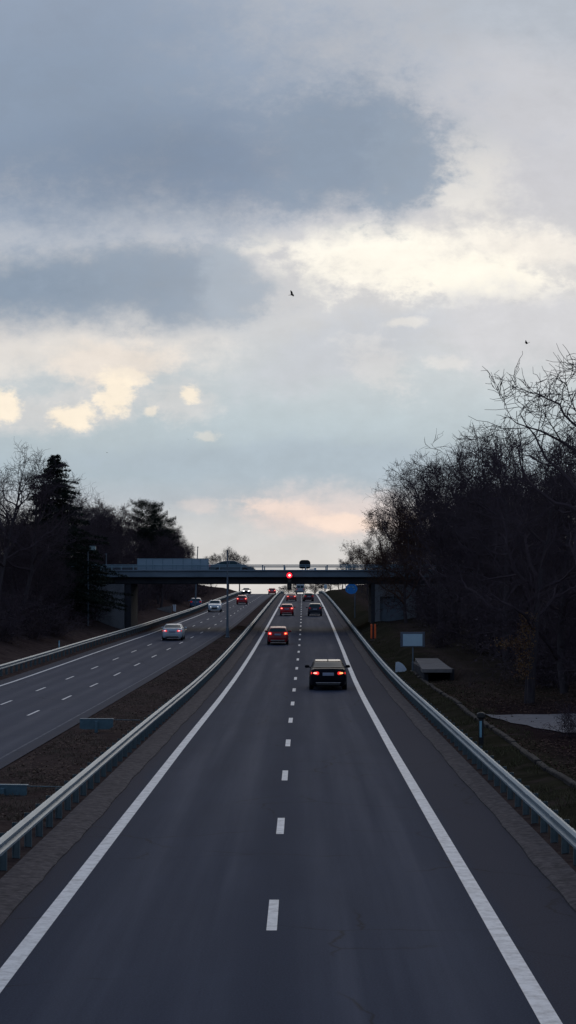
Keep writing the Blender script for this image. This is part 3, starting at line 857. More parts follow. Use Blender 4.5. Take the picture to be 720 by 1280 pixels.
t2['label'] = 'nearest teal steel trough in the median, cut off by the left picture edge'

# culvert slab on the right
t = thing('culvert', (8.2, 112, ground_z(8.2, 110)), 'flat concrete slab over a dark culvert opening right of the verge', 'culvert')
oz = t.location.z
top = [(7.08, 112), (8.82, 112), (9.32, 130.5), (7.78, 130.5)]
m = MB(); zt3 = .83
zz = lambda y: zt3 + .0*(y - 112)
vs = [(x - 8.2, y - 112, zz(y) - oz - .20) for x, y in top] + [(x - 8.2, y - 112, zz(y) - oz) for x, y in top]
m.add(vs, [(0, 3, 2, 1), (4, 5, 6, 7), (0, 1, 5, 4), (1, 2, 6, 5), (2, 3, 7, 6), (3, 0, 4, 7)])
m.build('slab', M['slab'], t)
m = MB(); m.box((7.35 - 8.2, 7, (.62 - oz)/2), (.25, 13, .62 - oz + .3)); m.box((8.95 - 8.2, 8, (.62 - oz)/2), (.25, 13, .62 - oz + .3)); m.box((0, 14, (.62 - oz)/2), (1.6, .3, .62 - oz + .3))
m.build('side_wall', M['soffit'], t)
# stone edging along the verge
segs = []
t = thing('stone_edging', (7.15, 60, ground_z(7.15, 60)), 'low weathered stone edging running along the grass right of the guardrail', 'edging')
m = MB(); dd = 40.0; g = random.Random(3)
while dd < 122:
    ln = g.uniform(1.0, 2.3); x = 7.15 + .06*math.sin(dd*.3) + g.uniform(-.025, .025)
    m.box((x - 7.15, dd + ln/2 - 60, ground_z(7.15, dd + ln/2) - t.location.z - .02 + g.uniform(-.025, .02)), (.20, ln - .04, .24), g.uniform(-.03, .03), bev=.025); dd += ln
m.build('stones', M['stone'], t)
# footpath on the right
m = MB(); P_ = [(7.85, 82.8), (8.6, 82.5), (9.4, 83.0), (10.5, 82.7), (12, 83.2), (20, 83.5), (20, 70), (12, 71.0), (11.2, 70.7), (10.6, 71.8), (9.9, 72.0), (9.5, 73.6), (9.1, 74.6), (9.0, 76.2), (8.5, 77.6), (8.35, 79.6), (8.0, 80.8)]
from mathutils.geometry import tessellate_polygon
def pave():
    # cut into a fine grid so it lies on the ground
    import bmesh
    bm = bmesh.new()
    vs = [bm.verts.new((x, y, 0)) for x, y in P_]; f = bm.faces.new(vs)
    for k in range(1, 33):
        bmesh.ops.bisect_plane(bm, geom=bm.verts[:] + bm.edges[:] + bm.faces[:], plane_co=(7.6 + .4*k, 0, 0), plane_no=(1, 0, 0))
    for k in range(1, 16):
        bmesh.ops.bisect_plane(bm, geom=bm.verts[:] + bm.edges[:] + bm.faces[:], plane_co=(0, 69 + k, 0), plane_no=(0, 1, 0))
    for v in bm.verts: v.co.z = max(ground_z(v.co.x + a, v.co.y + c) for a in (-.4, 0, .4) for c in (-1.5, 0, 1.5)) + .03
    me = bpy.data.meshes.new('footpath'); bm.to_mesh(me); bm.free(); me.materials.append(M['slab2']); return me
M['slab2'] = mat('footpath_paving', (.20, .19, .20), .8, var=(.12, .115, .125), scale=1.5, bump=.3, bscale=10)
tag(link('footpath', pave()), kind='structure')
# low wall and white stone beyond the overpass, left
d = 255
xw = at(205, d)
t = thing('low_wall', (xw, d, ground_z(xw, d)), 'low pale concrete wall under the overpass beyond the left guardrail', 'wall')
m = MB(); m.prism([(-1.7, -.3), (-1.7, .25), (1.0, .75), (1.0, -.3)], -.15, .15); m.build('wall', M['slab'], t)
d = 262; xw = at(218, d)
t = thing('bollard', (xw, d, ground_z(xw, d)), 'short white bollard beside the low wall under the overpass', 'bollard')
MB().box((0, 0, .3), (.42, .3, 1.0), bev=.08).build('post', M['white'], t); MB().box((0, 0, .83), (.48, .36, .1), bev=.03).build('cap', M['white'], t)

# ------------------------------------------------------------------ trees
def tube_arrays(polys):
    """many tapering tubes -> vertex and face arrays"""
    V, Fq, off = [], [], 0
    for pts, rads, n in polys:
        pts = np.asarray(pts, float); m = len(pts)
        tg = np.gradient(pts, axis=0); tg /= (np.linalg.norm(tg, axis=1, keepdims=True) + 1e-9)
        ref = np.array([0.31, .95, .05]); a = np.cross(tg, ref); a /= (np.linalg.norm(a, axis=1, keepdims=True) + 1e-9); b = np.cross(tg, a)
        an = np.arange(n) * 2 * np.pi / n
        ring = pts[:, None, :] + (a[:, None, :] * np.cos(an)[None, :, None] + b[:, None, :] * np.sin(an)[None, :, None]) * np.asarray(rads)[:, None, None]
        V.append(ring.reshape(-1, 3))
        i = np.arange(m - 1)[:, None] * n; k = np.arange(n)[None, :]; k2 = (k + 1) % n
        Fq.append(np.stack([i + k, i + k2, i + n + k2, i + n + k], -1).reshape(-1, 4) + off)
        off += m * n
    return np.concatenate(V), np.concatenate(Fq)
def quads_mesh(name, V, Q, material, smooth_=False):
    me = bpy.data.meshes.new(name)
    nv, nq = len(V), len(Q)
    me.vertices.add(nv); me.vertices.foreach_set('co', V.astype(np.float32).ravel())
    me.loops.add(nq * 4); me.loops.foreach_set('vertex_index', Q.astype(np.int32).ravel())
    me.polygons.add(nq); me.polygons.foreach_set('loop_start', np.arange(0, nq * 4, 4, dtype=np.int32))
    me.update(calc_edges=True); me.validate()
    me.polygons.foreach_set('use_smooth', [smooth_] * len(me.polygons))
    me.materials.append(material)
    return me
def unit(v): return v / (np.linalg.norm(v) + 1e-9)
def grow(g, p, dirn, length, r0, r1, n, wob, up):
    pts = [p]; d = unit(dirn)
    for i in range(n):
        d = unit(d + g.normal(0, wob, 3) + np.array([0, 0, up]))
        pts.append(pts[-1] + d * length / n)
    return np.array(pts), np.linspace(r0, r1, n + 1)
def leaf_quads(g, centres, size, squash=1.0, flat=1.0):
    c = np.asarray(centres); n = len(c)
    a = g.normal(0, 1, (n, 3)) * np.array([1, 1, flat]); a /= np.linalg.norm(a, axis=1, keepdims=True)
    b = np.cross(a, g.normal(0, 1, (n, 3)) * np.array([flat, flat, 1])); b /= np.linalg.norm(b, axis=1, keepdims=True)
    s = (size * g.uniform(.6, 1.3, (n, 1)))
    V = np.stack([c - a*s, c - b*s*.55*squash, c + a*s, c + b*s*.55*squash], 1).reshape(-1, 3)
    return V, np.arange(n * 4).reshape(n, 4)

def bare_tree(seed, H=15.0, spread=1.0, n1=15, n2=8, n3=7, n4=5, low=.22, leaves=0, leafmat=None, fork=False, twr=.013, limb=.62):
    g = np.random.default_rng(seed)
    trunk, crown, tips = [], [], []
    tp, tr = grow(g, np.zeros(3) + np.array([0, 0, -.5]), np.array([g.normal(0, .05), g.normal(0, .05), 1]), H * (.80 if not fork else .6), .016*H, .0035*H, 12, .07, .06)
    trunk.append((tp, tr, 8))
    def at_frac(pts, rads, f):
        x = f * (len(pts) - 1); i = min(int(x), len(pts) - 2); t = x - i
        return pts[i]*(1 - t) + pts[i+1]*t, rads[i]*(1 - t) + rads[i+1]*t, unit(pts[i+1] - pts[i])
    for i in range(n1):
        f = low + (1 - low) * ((i + g.uniform(0, .8)) / n1)
        p, r, td = at_frac(tp, tr, f)
        az = i * 2.4 + g.uniform(-.5, .5); tilt = R(g.uniform(30, 68) * (1.08 - .45*f)) * spread ** .5
        d = np.array([math.cos(az)*math.sin(tilt), math.sin(az)*math.sin(tilt), math.cos(tilt)])
        ln = H * (.17 + .30*(1 - f)**.7) * spread * g.uniform(.75, 1.2)
        b1, r1 = grow(g, p, d, ln, r*limb, .012, 10, .22, .06)
        crown.append((b1, r1, 5))
        for j in range(n2):
            f2 = .22 + .78*((j + g.uniform(0, .9)) / n2)
            p2, rr, d2 = at_frac(b1, r1, f2)
            dd = unit(d2 + g.normal(0, .62, 3) + np.array([0, 0, .12]))
            l2 = ln * (.55 - .28*f2) * g.uniform(.7, 1.3)
            b2, r2 = grow(g, p2, dd, l2, max(.012, rr*.6), .010, 6, .26, .03)
            crown.append((b2, r2, 4))
            for k in range(n3):
                f3 = .2 + .8*((k + g.uniform(0, .9)) / n3)
                p3, rr3, d3 = at_frac(b2, r2, f3)
                l3 = l2 * (.52 - .2*f3) * g.uniform(.7, 1.35) + .15
                b3, r3 = grow(g, p3, unit(d3 + g.normal(0, .6, 3) + np.array([0, 0, .1])), l3, max(.010, rr3*.6), .008, 4, .32, .01)
                crown.append((b3, r3, 3))
                for q in range(n4):
                    f4 = .2 + .8*((q + g.uniform(0, .9)) / n4)
                    p4, rr4, d4 = at_frac(b3, r3, f4)
                    b4, r4 = grow(g, p4, unit(d4 + g.normal(0, .55, 3) + np.array([0, 0, .12])), l3*g.uniform(.4, .95) + .2, twr*.8, twr*.45, 3, .34, .02)
                    crown.append((b4, r4, 3)); tips.append(b4[-1]); tips.append(b4[2])
    V, Q = tube_arrays(trunk); tm = quads_mesh('trunk', V, Q, M['bark'], True)
    V, Q = tube_arrays(crown)
    if leaves:
        c = np.array(tips)[g.integers(0, len(tips), leaves)] + g.normal(0, .10, (leaves, 3))
        V2, Q2 = leaf_quads(g, c, .075); Q2 = Q2 + len(V); V = np.concatenate([V, V2]); Q = np.concatenate([Q, Q2])
    cm = quads_mesh('crown', V, Q, leafmat or M['twig'])
    return tm, cm, float(max(V[:, 2].max(), .1))

def shrub_mesh(seed, H=3.0, stems=16, leaves=500):
    g = np.random.default_rng(seed); P = []; tips = []
    for i in range(stems):
        az = g.uniform(0, 6.28); tl = R(g.uniform(5, 50))
        d = np.array([math.cos(az)*math.sin(tl), math.sin(az)*math.sin(tl), math.cos(tl)])
        b, r = grow(g, np.array([g.normal(0, .25), g.normal(0, .25), -.1]), d, H*g.uniform(.6, 1.05), .022, .008, 6, .16, .02); P.append((b, r, 4))
        for j in range(9):
            k = g.integers(1, 6); b2, r2 = grow(g, b[k], unit(b[k] - b[k-1] + g.normal(0, .6, 3)), H*g.uniform(.2, .45), .011, .007, 4, .2, .02); P.append((b2, r2, 3))
            for q in range(6):
                k2 = g.integers(1, 5); b3, r3 = grow(g, b2[k2], unit(b2[k2] - b2[k2-1] + g.normal(0, .7, 3)), H*g.uniform(.08, .2), .008, .005, 2, .2, .02); P.append((b3, r3, 3)); tips.append(b3[-1])
    V, Q = tube_arrays(P)
    c = np.array(tips)[g.integers(0, len(tips), leaves)] + g.normal(0, .12, (leaves, 3))
    V2, Q2 = leaf_quads(g, c, .06); Q2 = Q2 + len(V)
    return np.concatenate([V, V2]), np.concatenate([Q, Q2])

def conifer(seed, H=14.0, base_w=.2, tiers=34, start=.12, droop=.25, pine=False):
    g = np.random.default_rng(seed)
    tp, tr = grow(g, np.array([0, 0, -.5]), np.array([0, 0, 1.]), H*.99 + .5, .014*H, .01, 10, .012, .05)
    V, Q = tube_arrays([(tp, tr, 8)]); tm = quads_mesh('trunk', V, Q, M['bark'], True)
    P, C = [], []
    for i in range(tiers):
        f = start + (1 - start)*(i + g.uniform(-.2, .2))/tiers
        f = min(f, .985)
        if pine: reach = H*base_w*(.35 + .65*math.sin(math.pi*min(1, (1.02 - f)/(1 - start))**.8)) * g.uniform(.55, 1.1); nb = 4
        else: reach = H*base_w*((1.0 - f)/(1 - start))**.85 * g.uniform(.7, 1.15) + .10; nb = 8
        for k in range(nb):
            az = k*6.283/nb + i*1.1 + g.uniform(-.3, .3)
            rr = reach*g.uniform(.7, 1.15)
            z = f*H + (g.normal(0, .22) if not pine else g.normal(0, .12)); z = min(z, H*.985); up = .30 if f > .85 else -.05
            d = np.array([math.cos(az), math.sin(az), up if not pine else .22])
            b, r = grow(g, np.array([0, 0, z]), d, rr, .03*(1.2 - f) + .01, .008, 5, .05, -droop*.22 if not pine else .03); P.append((b, r, 4))
            m = int(26 + rr*110) if not pine else int(36 + rr*230)
            t = g.uniform(.12 if not pine else .30, 1.05, m); idx = np.minimum((t*5).astype(int), 4); fr = t*5 - idx
            c = b[idx]*(1 - fr)[:, None] + b[idx+1]*fr[:, None]
            side = np.array([-math.sin(az), math.cos(az), 0])
            wdt = (.10 + .22*rr*(1.05 - t)) if not pine else .16 + .18*rr
            c = c + side*(g.normal(0, 1, m)*wdt)[:, None] + np.array([0, 0, 1])*(g.normal(-.06, .07, m) if not pine else g.normal(.06, .20, m))[:, None]
            C.append(c)
    V, Q = tube_arrays(P)
    V2, Q2 = leaf_quads(g, np.concatenate(C), .095 if not pine else .10, .5); Q2 = Q2 + len(V)
    cm = quads_mesh('crown', np.concatenate([V, V2]), np.concatenate([Q, Q2]), M['needle'])
    return tm, cm, H

KIND = {
 'a': bare_tree(11, n1=15, n2=8, n3=7, n4=5, leaves=600),
 'b': bare_tree(12, spread=1.15, n1=14, n2=9, n3=7, n4=5, leaves=300),
 'c': bare_tree(13, spread=.85, n1=17, n2=8, n3=7, n4=5, leaves=900),
 'd': bare_tree(14, spread=1.25, n1=13, n2=9, n3=7, n4=5, low=.3, leaves=200),
 'e': bare_tree(15, spread=1.0, n1=18, n2=8, n3=7, n4=6, low=.15, leaves=700),
 'oak': bare_tree(16, spread=1.1, n1=16, n2=8, n3=7, n4=5, low=.15, leaves=9000, leafmat=M['oaktwig']),
 'sparse': bare_tree(17, spread=1.4, n1=13, n2=7, n3=6, n4=4, low=.26, leaves=0, twr=.015, limb=.8),
 'limbs': bare_tree(31, spread=1.12, n1=14, n2=6, n3=5, n4=3, low=.42, leaves=0, twr=.015, limb=.85),
 'open': bare_tree(35, spread=1.0, n1=14, n2=6, n3=6, n4=4, low=.28, leaves=0, twr=.014, limb=.8),
 'open2': bare_tree(36, spread=1.15, n1=13, n2=7, n3=5, n4=4, low=.30, leaves=0, twr=.014, limb=.8),
 'spruce': conifer(21, 14, .30, 44, .08),
 'pine': conifer(22, 14, .26, 16, .38, 0, True),
 'pine2': conifer(23, 14, .22, 13, .42, 0, True),
}
def plant(kind, x, d, top, rz, name, label, cat, group=None, sx=1.0):
    tm, cm, H = KIND[kind]
    z = ground_z(x, d)
    s = (top - z) / H
    t = thing(name, (x, d, z), label, cat, group, rz)
    t.scale = (s*sx, s*sx, s)
    link('trunk', tm, t); link('crown', cm, t)
    return t
def plant_px(kind, px, py, d, *a, **k): return plant(kind, at(px, d), d, CAMZ + (PY - py)*d/F, *a, **k)

gr = 'trees of the wood on the right bank'; gl_ = 'trees of the wood on the left bank'
# right side, from the far end to the nearest
plant_px('a', 428, 697, 520, .3, 'bare_tree', 'tiny distant bare tree at the foot of the right skyline beyond the overpass', 'tree', gr)
plant_px('c', 442, 688, 440, 1.3, 'bare_tree', 'small distant bare tree rising just over the right end of the railing', 'tree', gr)
plant_px('b', 460, 668, 330, 2.1, 'bare_tree', 'bare tree between the distant small trees and the russet one', 'tree', gr)
plant_px('oak', 484, 632, 238, .5, 'russet_tree', 'tree still carrying russet leaves at the left end of the right wood', 'tree', gr)
plant_px('oak', 508, 624, 187, 2.0, 'russet_tree', 'russet leaved tree hiding the right end of the overpass', 'tree', gr)
plant_px('open2', 500, 604, 212, 4.0, 'bare_tree', 'bare round crowned tree standing just right of the russet tree', 'tree', gr)
plant_px('open', 524, 572, 190, 3.0, 'bare_tree', 'slender upright bare tree right of the round crowned one', 'tree', gr)
plant_px('open', 552, 560, 170, 2.5, 'bare_tree', 'bare tree with leaf remnants behind the slab, middle of right wood', 'tree', gr)
plant_px('e', 572, 556, 156, 5.2, 'bare_tree', 'dense dark bare tree above the pale blank sign', 'tree', gr)
plant_px('open2', 600, 528, 140, 1.0, 'bare_tree', 'wide crowned bare tree, tallest of the middle right skyline', 'tree', gr)
plant_px('open', 633, 524, 124, 2.9, 'bare_tree', 'fan shaped bare tree right of the wide crowned one', 'tree', gr)
plant_px('open2', 662, 532, 92, 2.3, 'bare_tree', 'dark bare tree with yellow ivy at its trunk by the path', 'tree', gr)
plant_px('e', 706, 522, 100, 4.4, 'bare_tree', 'dense bare tree behind the large sparse tree at the right edge', 'tree', gr)
plant_px('limbs', 742, 352, 64, 2.2, 'bare_tree', 'large sparse tree reaching bare branches into the sky at the right edge', 'tree', gr)
# left side
plant_px('limbs', -4, 545, 152, 1.7, 'bare_tree', 'large bare tree at the left picture edge with crooked limbs', 'tree', gl_)
plant_px('limbs', 28, 556, 158, .6, 'bare_tree', 'sparse crooked tree left of the dark spruce', 'tree', gl_)
plant_px('spruce', 68, 567, 188, 0, 'spruce_tree', 'dark pointed spruce rising above the left wood', 'tree', sx=1.55)
plant_px('sparse', 92, 590, 205, 3.6, 'bare_tree', 'sparse pale tree leaning out right behind the spruce', 'tree', gl_)
plant_px('c', 110, 614, 225, 2.6, 'bare_tree', 'upright bare tree right of the spruce', 'tree', gl_)
plant_px('e', 130, 620, 240, 1.1, 'bare_tree', 'dense bare tree halfway between the spruce and the layered pine', 'tree', gl_)
plant_px('a', 154, 625, 255, 4.1, 'bare_tree', 'bare tree directly left of the tall layered pine', 'tree', gl_)
plant_px('pine', 184, 627, 268, 0, 'pine_tree', 'tall layered pine above the left end of the blue screen', 'tree', sx=.85)
plant_px('pine2', 208, 650, 290, 1.0, 'pine_tree', 'shorter layered pine right of the tall pine', 'tree', sx=.9)
plant_px('b', 224, 664, 318, 3.3, 'bare_tree', 'round bare tree right of the pines', 'tree', gl_)
plant_px('c', 234, 678, 350, .4, 'bare_tree', 'small bare tree at the right end of the left wood', 'tree', gl_)
plant_px('a', 264, 690, 500, 2.0, 'bare_tree', 'small distant bare tree above the pale car on the overpass', 'tree')
plant_px('b', 286, 681, 505, 2.8, 'bare_tree', 'tallest of the small distant trees standing alone above the overpass', 'tree')
plant_px('a', 299, 688, 515, 5.0, 'bare_tree', 'rightmost of the small distant trees standing alone above the overpass', 'tree')

# rows further back fill the woods; nothing in the photo tells them apart
g = random.Random(5)
def back_row(side, n, d0, d1, off0, off1, toplim, label, grp):
    for i in range(n):
        d = d0 + (d1 - d0)*(i + g.random())/n
        if side < 0: x = xo(d) - g.uniform(off0, off1)
        else: x = g.uniform(off0, off1)
        px = PX + x*F/d
        py = toplim(px) + g.uniform(*((32, 90) if side > 0 or px < 105 else (2, 26)))
        top = CAMZ + (PY - py)*d/F
        z = ground_z(x, d)
        if top - z < 5: continue
        plant(g.choice('abcde'), x, d, top, g.uniform(0, 6.28), 'bare_tree', label, 'tree', grp, sx=g.uniform(.9, 1.15))
limR = pchip([(300, 735), (420, 712), (440, 694), (465, 660), (480, 640), (497, 615), (530, 582), (560, 570), (600, 548), (640, 545), (680, 535), (720, 510), (1000, 480)])
limL = pchip([(-400, 520), (-20, 565), (40, 600), (90, 612), (120, 628), (155, 630), (190, 640), (220, 656), (240, 682), (260, 712), (300, 735)])
back_row(1, 26, 90, 330, 13, 26, limR, 'bare tree inside the dark wood on the right bank, crown merged with its neighbours', 'trees inside the right wood')
back_row(1, 14, 62, 200, 16, 34, limR, 'bare tree inside the dark wood on the right bank, crown merged with its neighbours', 'trees inside the right wood')
back_row(-1, 30, 150, 350, 4.5, 13, limL, 'bare tree inside the dark wood on the left bank, crown merged with its neighbours', 'trees inside the left wood')
back_row(-1, 16, 170, 400, 12, 28, limL, 'bare tree inside the dark wood on the left bank, crown merged with its neighbours', 'trees inside the left wood')
back_row(-1, 8, 330, 480, 4, 10, limL, 'bare tree inside the dark wood on the left bank, crown merged with its neighbours', 'trees inside the left wood')
back_row(1, 8, 300, 480, 11, 20, limR, 'bare tree inside the dark wood on the right bank, crown merged with its neighbours', 'trees inside the right wood')

for i, (px, py, d) in enumerate([(352, 733, 640), (361, 729, 610), (371, 727, 650), (383, 726, 600), (394, 724, 640), (405, 724, 590), (414, 720, 620), (424, 716, 560), (433, 718, 470), (444, 722, 400), (452, 716, 360)]):
    plant_px('abcde'[i % 5], px, py, d, i*1.3, 'bare_tree', 'low bare tree in the far tree line beyond the crest, seen under the overpass', 'tree', 'far tree line beyond the crest', sx=2.0 if d > 550 else 1.5)
SH = []
for i in range(4):
    V, Q = shrub_mesh(40 + i); SH.append(quads_mesh('shrub', V, Q, M['twig']))
def shrubs(n, fx, d0, d1, h0, h1, label, grp):
    for i in range(n):
        d = d0 + (d1 - d0)*((i + g.random())/n)**1.3
        x = fx(d)
        o = link('shrub', g.choice(SH)); o.location = (x, d, ground_z(x, d)); s = g.uniform(h0, h1)/3
        o.scale = (s*1.3, s*1.3, s); o.rotation_euler.z = g.uniform(0, 6.28)
        tag(o, label, 'shrub', grp)
LR = 'leafless tangled shrub under the trees of the right wood'; GRR = 'undergrowth of the right wood'
shrubs(42, lambda d: g.uniform(10.2, 17) if d > 136 else g.uniform(12.8, 19), 86, 300, 2.2, 4.6, LR, GRR)
shrubs(26, lambda d: g.uniform(16, 26), 88, 260, 3.5, 6, LR, GRR)
LL = 'leafless tangled shrub on the bank under the left wood'; GLL = 'undergrowth of the left bank'
shrubs(56, lambda d: xo(d) - g.uniform(4.2, 13), 140, 360, 2.0, 4.5, LL, GLL)
o = link('shrub', SH[0]); x_ = at(716, 70); o.location = (x_, 70, ground_z(x_, 70)); o.scale = (.5, .5, .45)
tag(o, 'small leafless shrub at the right picture edge beside the paved path', 'shrub')
# ivy on the trunk
gg = np.random.default_rng(9); xi = at(654, 91.5); zi = ground_z(xi, 91.5)
hs = gg.uniform(1.2, 4.4, 900); an = gg.uniform(0, 6.28, 900)
c = np.stack([.30*np.cos(an) + gg.normal(0, .10, 900) + .1*(hs - 2), -.2 + .3*np.sin(an) + gg.normal(0, .08, 900), hs], 1)
c2 = np.stack([gg.normal(-.7, .4, 260), gg.normal(-.2, .2, 260), gg.normal(2.9, .16, 260)], 1)
V, Q = leaf_quads(gg, np.concatenate([c, c2]), .055)
t = thing('ivy', (xi, 91.5, zi), 'yellowing ivy climbing a dark trunk beside the paved path', 'ivy')
link('leaves', quads_mesh('leaves', V, Q, M['ivy']), t)
MB().tube([(.1, .1, -.1), (.2, .15, 2), (.35, .1, 4.4)], [.06, .045, .02], 6).build('stem', M['bark'], t)

# ------------------------------------------------------------------ grass and leaves
def blades(name, n, fx, fd, h0, h1, material, seed):
    gg = random.Random(seed); V = []; Q = []
    for i in range(n):
        d = fd(gg); x = fx(gg, d)
        cl = math.sin(x*2.1 + d*.9) + math.sin(x*4.7 - d*1.7 + 1) + math.sin(d*.43 + x)
        if cl < gg.uniform(-.6, 1.6): continue
        z = ground_z(x, d) - .01
        h = gg.uniform(h0, h1); a = gg.uniform(0, 6.28); w = gg.uniform(.008, .02); lx, ly = gg.gauss(0, .35)*h, gg.gauss(0, .35)*h
        ca, sa = math.cos(a)*w, math.sin(a)*w
        o = len(V); V += [(x - ca, d - sa, z), (x + ca, d + sa, z), (x + lx + ca*.3, d + ly + sa*.3, z + h), (x + lx - ca*.3, d + ly - sa*.3, z + h)]
        Q.append((o, o+1, o+2, o+3))
    return tag(link(name, quads_mesh(name, np.array(V), np.array(Q), material)), kind='stuff')
def near(lo, hi, p=1.6): return lambda q: lo + (hi - lo)*q.random()**p
o = blades('verge_grass', 26000, lambda q, d: q.uniform(5.5, 7.1) if q.random() < .72 else q.uniform(7.2, 8.6 if 68 < d < 86 else 10.5), near(34, 190), .04, .17, M['grass'], 1); tag(o, 'short dark grass on the verge right of the guardrail', 'grass')
o = blades('median_grass', 30000, lambda q, d: -5.8 - (left_x(EDGE, d) + .75 + 5.8)*-1*q.random()**.8, near(44, 210), .03, .11, M['drygrass'], 2); tag(o, 'dry brown grass and weeds on the median strip', 'grass')
gg = np.random.default_rng(34); c = []
for i in range(12000):
    d = 44 + 110*gg.random()**1.4; e_ = left_x(EDGE, d) + .7; x = e_ + (-5.85 - e_)*gg.random()
    if math.sin(x*1.7 + d*.6) + math.sin(d*.31 - x*2.2) < gg.uniform(-1.6, 1.2): continue
    c.append((x, d, ground_z(x, d) + .012 + .02*gg.random()))
V, Q = leaf_quads(gg, c, .05, flat=.18)
tag(link('fallen_leaves', quads_mesh('fallen_leaves', V, Q, M['leaf2'])), 'dead leaves and litter scattered over the median strip', 'leaves', kind='stuff')
gg = np.random.default_rng(33); c = []
for i in range(9000):
    d = gg.uniform(50, 112); x = 7.5 + 7*gg.random()**1.2
    if 69 < d < 84 and x > 7.9 and gg.random() < .93: continue
    c.append((x, d, ground_z(x, d) + .02 + .03*gg.random()))
V, Q = leaf_quads(gg, c, .055, flat=.22)
o = tag(link('fallen_leaves', quads_mesh('fallen_leaves', V, Q, M['leaf'])), 'fallen brown leaves scattered over the right bank', 'leaves', kind='stuff')

# ------------------------------------------------------------------ birds
def bird(px, py, d, label, span, roll, heading, fold, name='bird'):
    x, z = at(px, d, py)
    t = thing(name, (x, d, z), label, 'bird', 'birds in the sky')
    m = MB(); n = 8; st = [(-.5, .0, .02), (-.36, .0, .05), (-.15, 0, .085), (.08, 0, .095), (.25, .01, .07), (.36, .03, .055), (.43, .03, .045), (.52, .02, .008)]
    m.tube([(sx*span*.5, 0, sz*span) for sx, sz, r in [(a, b, c) for a, b, c in st]], [r*span*.62 for a, b, r in st], n)
    m.add([(-.22*span, -.03*span, 0), (-.22*span, .03*span, 0), (-.42*span, .09*span, -.01), (-.42*span, -.09*span, -.01), (-.22*span, 0, .015*span), (-.4*span, 0, .012*span)], [(0, 3, 5, 4), (1, 4, 5, 2), (0, 1, 2, 3)])
    m.build('body', M['feather'], t, smoothed=True)
    for s in (-1, 1):
        w = MB(); a1 = R(fold[0] if s > 0 else fold[1])
        row = []
        for k, (u, ch, sw) in enumerate(((0, .24, 0), (.16, .25, .03), (.30, .22, .02), (.42, .15, -.05), (.5, .03, -.16))):
            yy = s*u*span*math.cos(a1); zz_ = u*span*math.sin(a1)
            row += [(span*(.12 + sw), yy, zz_ + .012), (span*(.12 + sw - ch*.5), yy, zz_ + .026*span), (span*(.12 + sw - ch), yy, zz_ - .004), (span*(.12 + sw - ch*.5), yy, zz_ - .004)]
        vs = row; fs = []
        for k in range(4):
            for j in range(4): fs.append((4*k + j, 4*k + (j + 1) % 4, 4*k + 4 + (j + 1) % 4, 4*k + 4 + j))
        fs += [(0, 1, 2, 3), (16, 17, 18, 19)]
        w.add(vs, fs); w.build('wing', M['feather'], t)
    t.rotation_euler = (roll[0], roll[1], heading)
bird(364.8, 368.5, 200, 'black bird with one wing raised flying high over the road', .95, (R(20), R(-10), 0), R(25), (62, -8))
bird(659, 429.3, 190, 'dark bird diving with half closed wings left of the sparse tree', .70, (R(30), R(28), 0), R(200), (70, 60))
bird(134, 566, 420, 'tiny distant bird above the left wood', .55, (R(10), 0, 0), R(60), (25, 20))
bird(235, 549, 430, 'tiny distant bird right of the others over the left wood', .55, (R(15), 0, 0), R(100), (30, 15))

# ------------------------------------------------------------------ sky
SUN_AZ, SUN_EL = 10.0, 28.0         # degrees right of straight ahead, height
w = bpy.data.worlds.new('World'); scene.world = w; w.use_nodes = True
nt = w.node_tree; N = nt.nodes; L = nt.links; N.clear()
out = N.new('ShaderNodeOutputWorld'); bg = N.new('ShaderNodeBackground'); bg.inputs['Strength'].default_value = .1
L.new(bg.outputs[0], out.inputs[0])
tc = N.new('ShaderNodeTexCoord'); sep = N.new('ShaderNodeSeparateXYZ'); L.new(tc.outputs['Generated'], sep.inputs[0])
def MM(op, a, b=None, c=None, clamp=False):
    x = N.new('ShaderNodeMath'); x.operation = op; x.use_clamp = clamp
    for i, v in enumerate((a, b, c)):
        if v is None: continue
        if isinstance(v, (int, float)): x.inputs[i].default_value = v
        else: L.new(v, x.inputs[i])
    return x.outputs[0]
def mixc(f, a, b):
    x = N.new('ShaderNodeMix'); x.data_type = 'RGBA'
    if isinstance(f, (int, float)): x.inputs[0].default_value = f
    else: L.new(f, x.inputs[0])
    for i, v in ((6, a), (7, b)):
        if isinstance(v, tuple): x.inputs[i].default_value = (*v, 1)
        else: L.new(v, x.inputs[i])
    return x.outputs[2]
def rngs(x, a, b, o0=0., o1=1., st=True):
    r = N.new('ShaderNodeMapRange'); r.interpolation_type = 'SMOOTHSTEP' if st else 'LINEAR'
    for i, v in ((1, a), (2, b), (3, o0), (4, o1)): r.inputs[i].default_value = v
    L.new(x, r.inputs[0]); return r.outputs[0]
yy = MM('MAXIMUM', sep.outputs[1], .12)
U = MM('ADD', MM('MULTIPLY', MM('DIVIDE', sep.outputs[0], yy), F), PX)      # bearing of the sky direction
Vv = MM('SUBTRACT', PY, MM('MULTIPLY', MM('DIVIDE', sep.outputs[2], yy), F))  # height of the sky direction
cmb = N.new('ShaderNodeCombineXYZ'); L.new(MM('MULTIPLY', U, .005), cmb.inputs[0]); L.new(MM('MULTIPLY', Vv, .0075), cmb.inputs[1])
def nz(scale, det=6, rough=.55, seed=0., vec=None, dist=0.):
    n = N.new('ShaderNodeTexNoise'); n.noise_dimensions = '4D'; n.inputs['W'].default_value = seed
    n.inputs['Scale'].default_value = scale; n.inputs['Detail'].default_value = det; n.inputs['Roughness'].default_value = rough; n.inputs['Distortion'].default_value = dist
    L.new(vec or cmb.outputs[0], n.inputs['Vector']); return n.outputs['Fac']
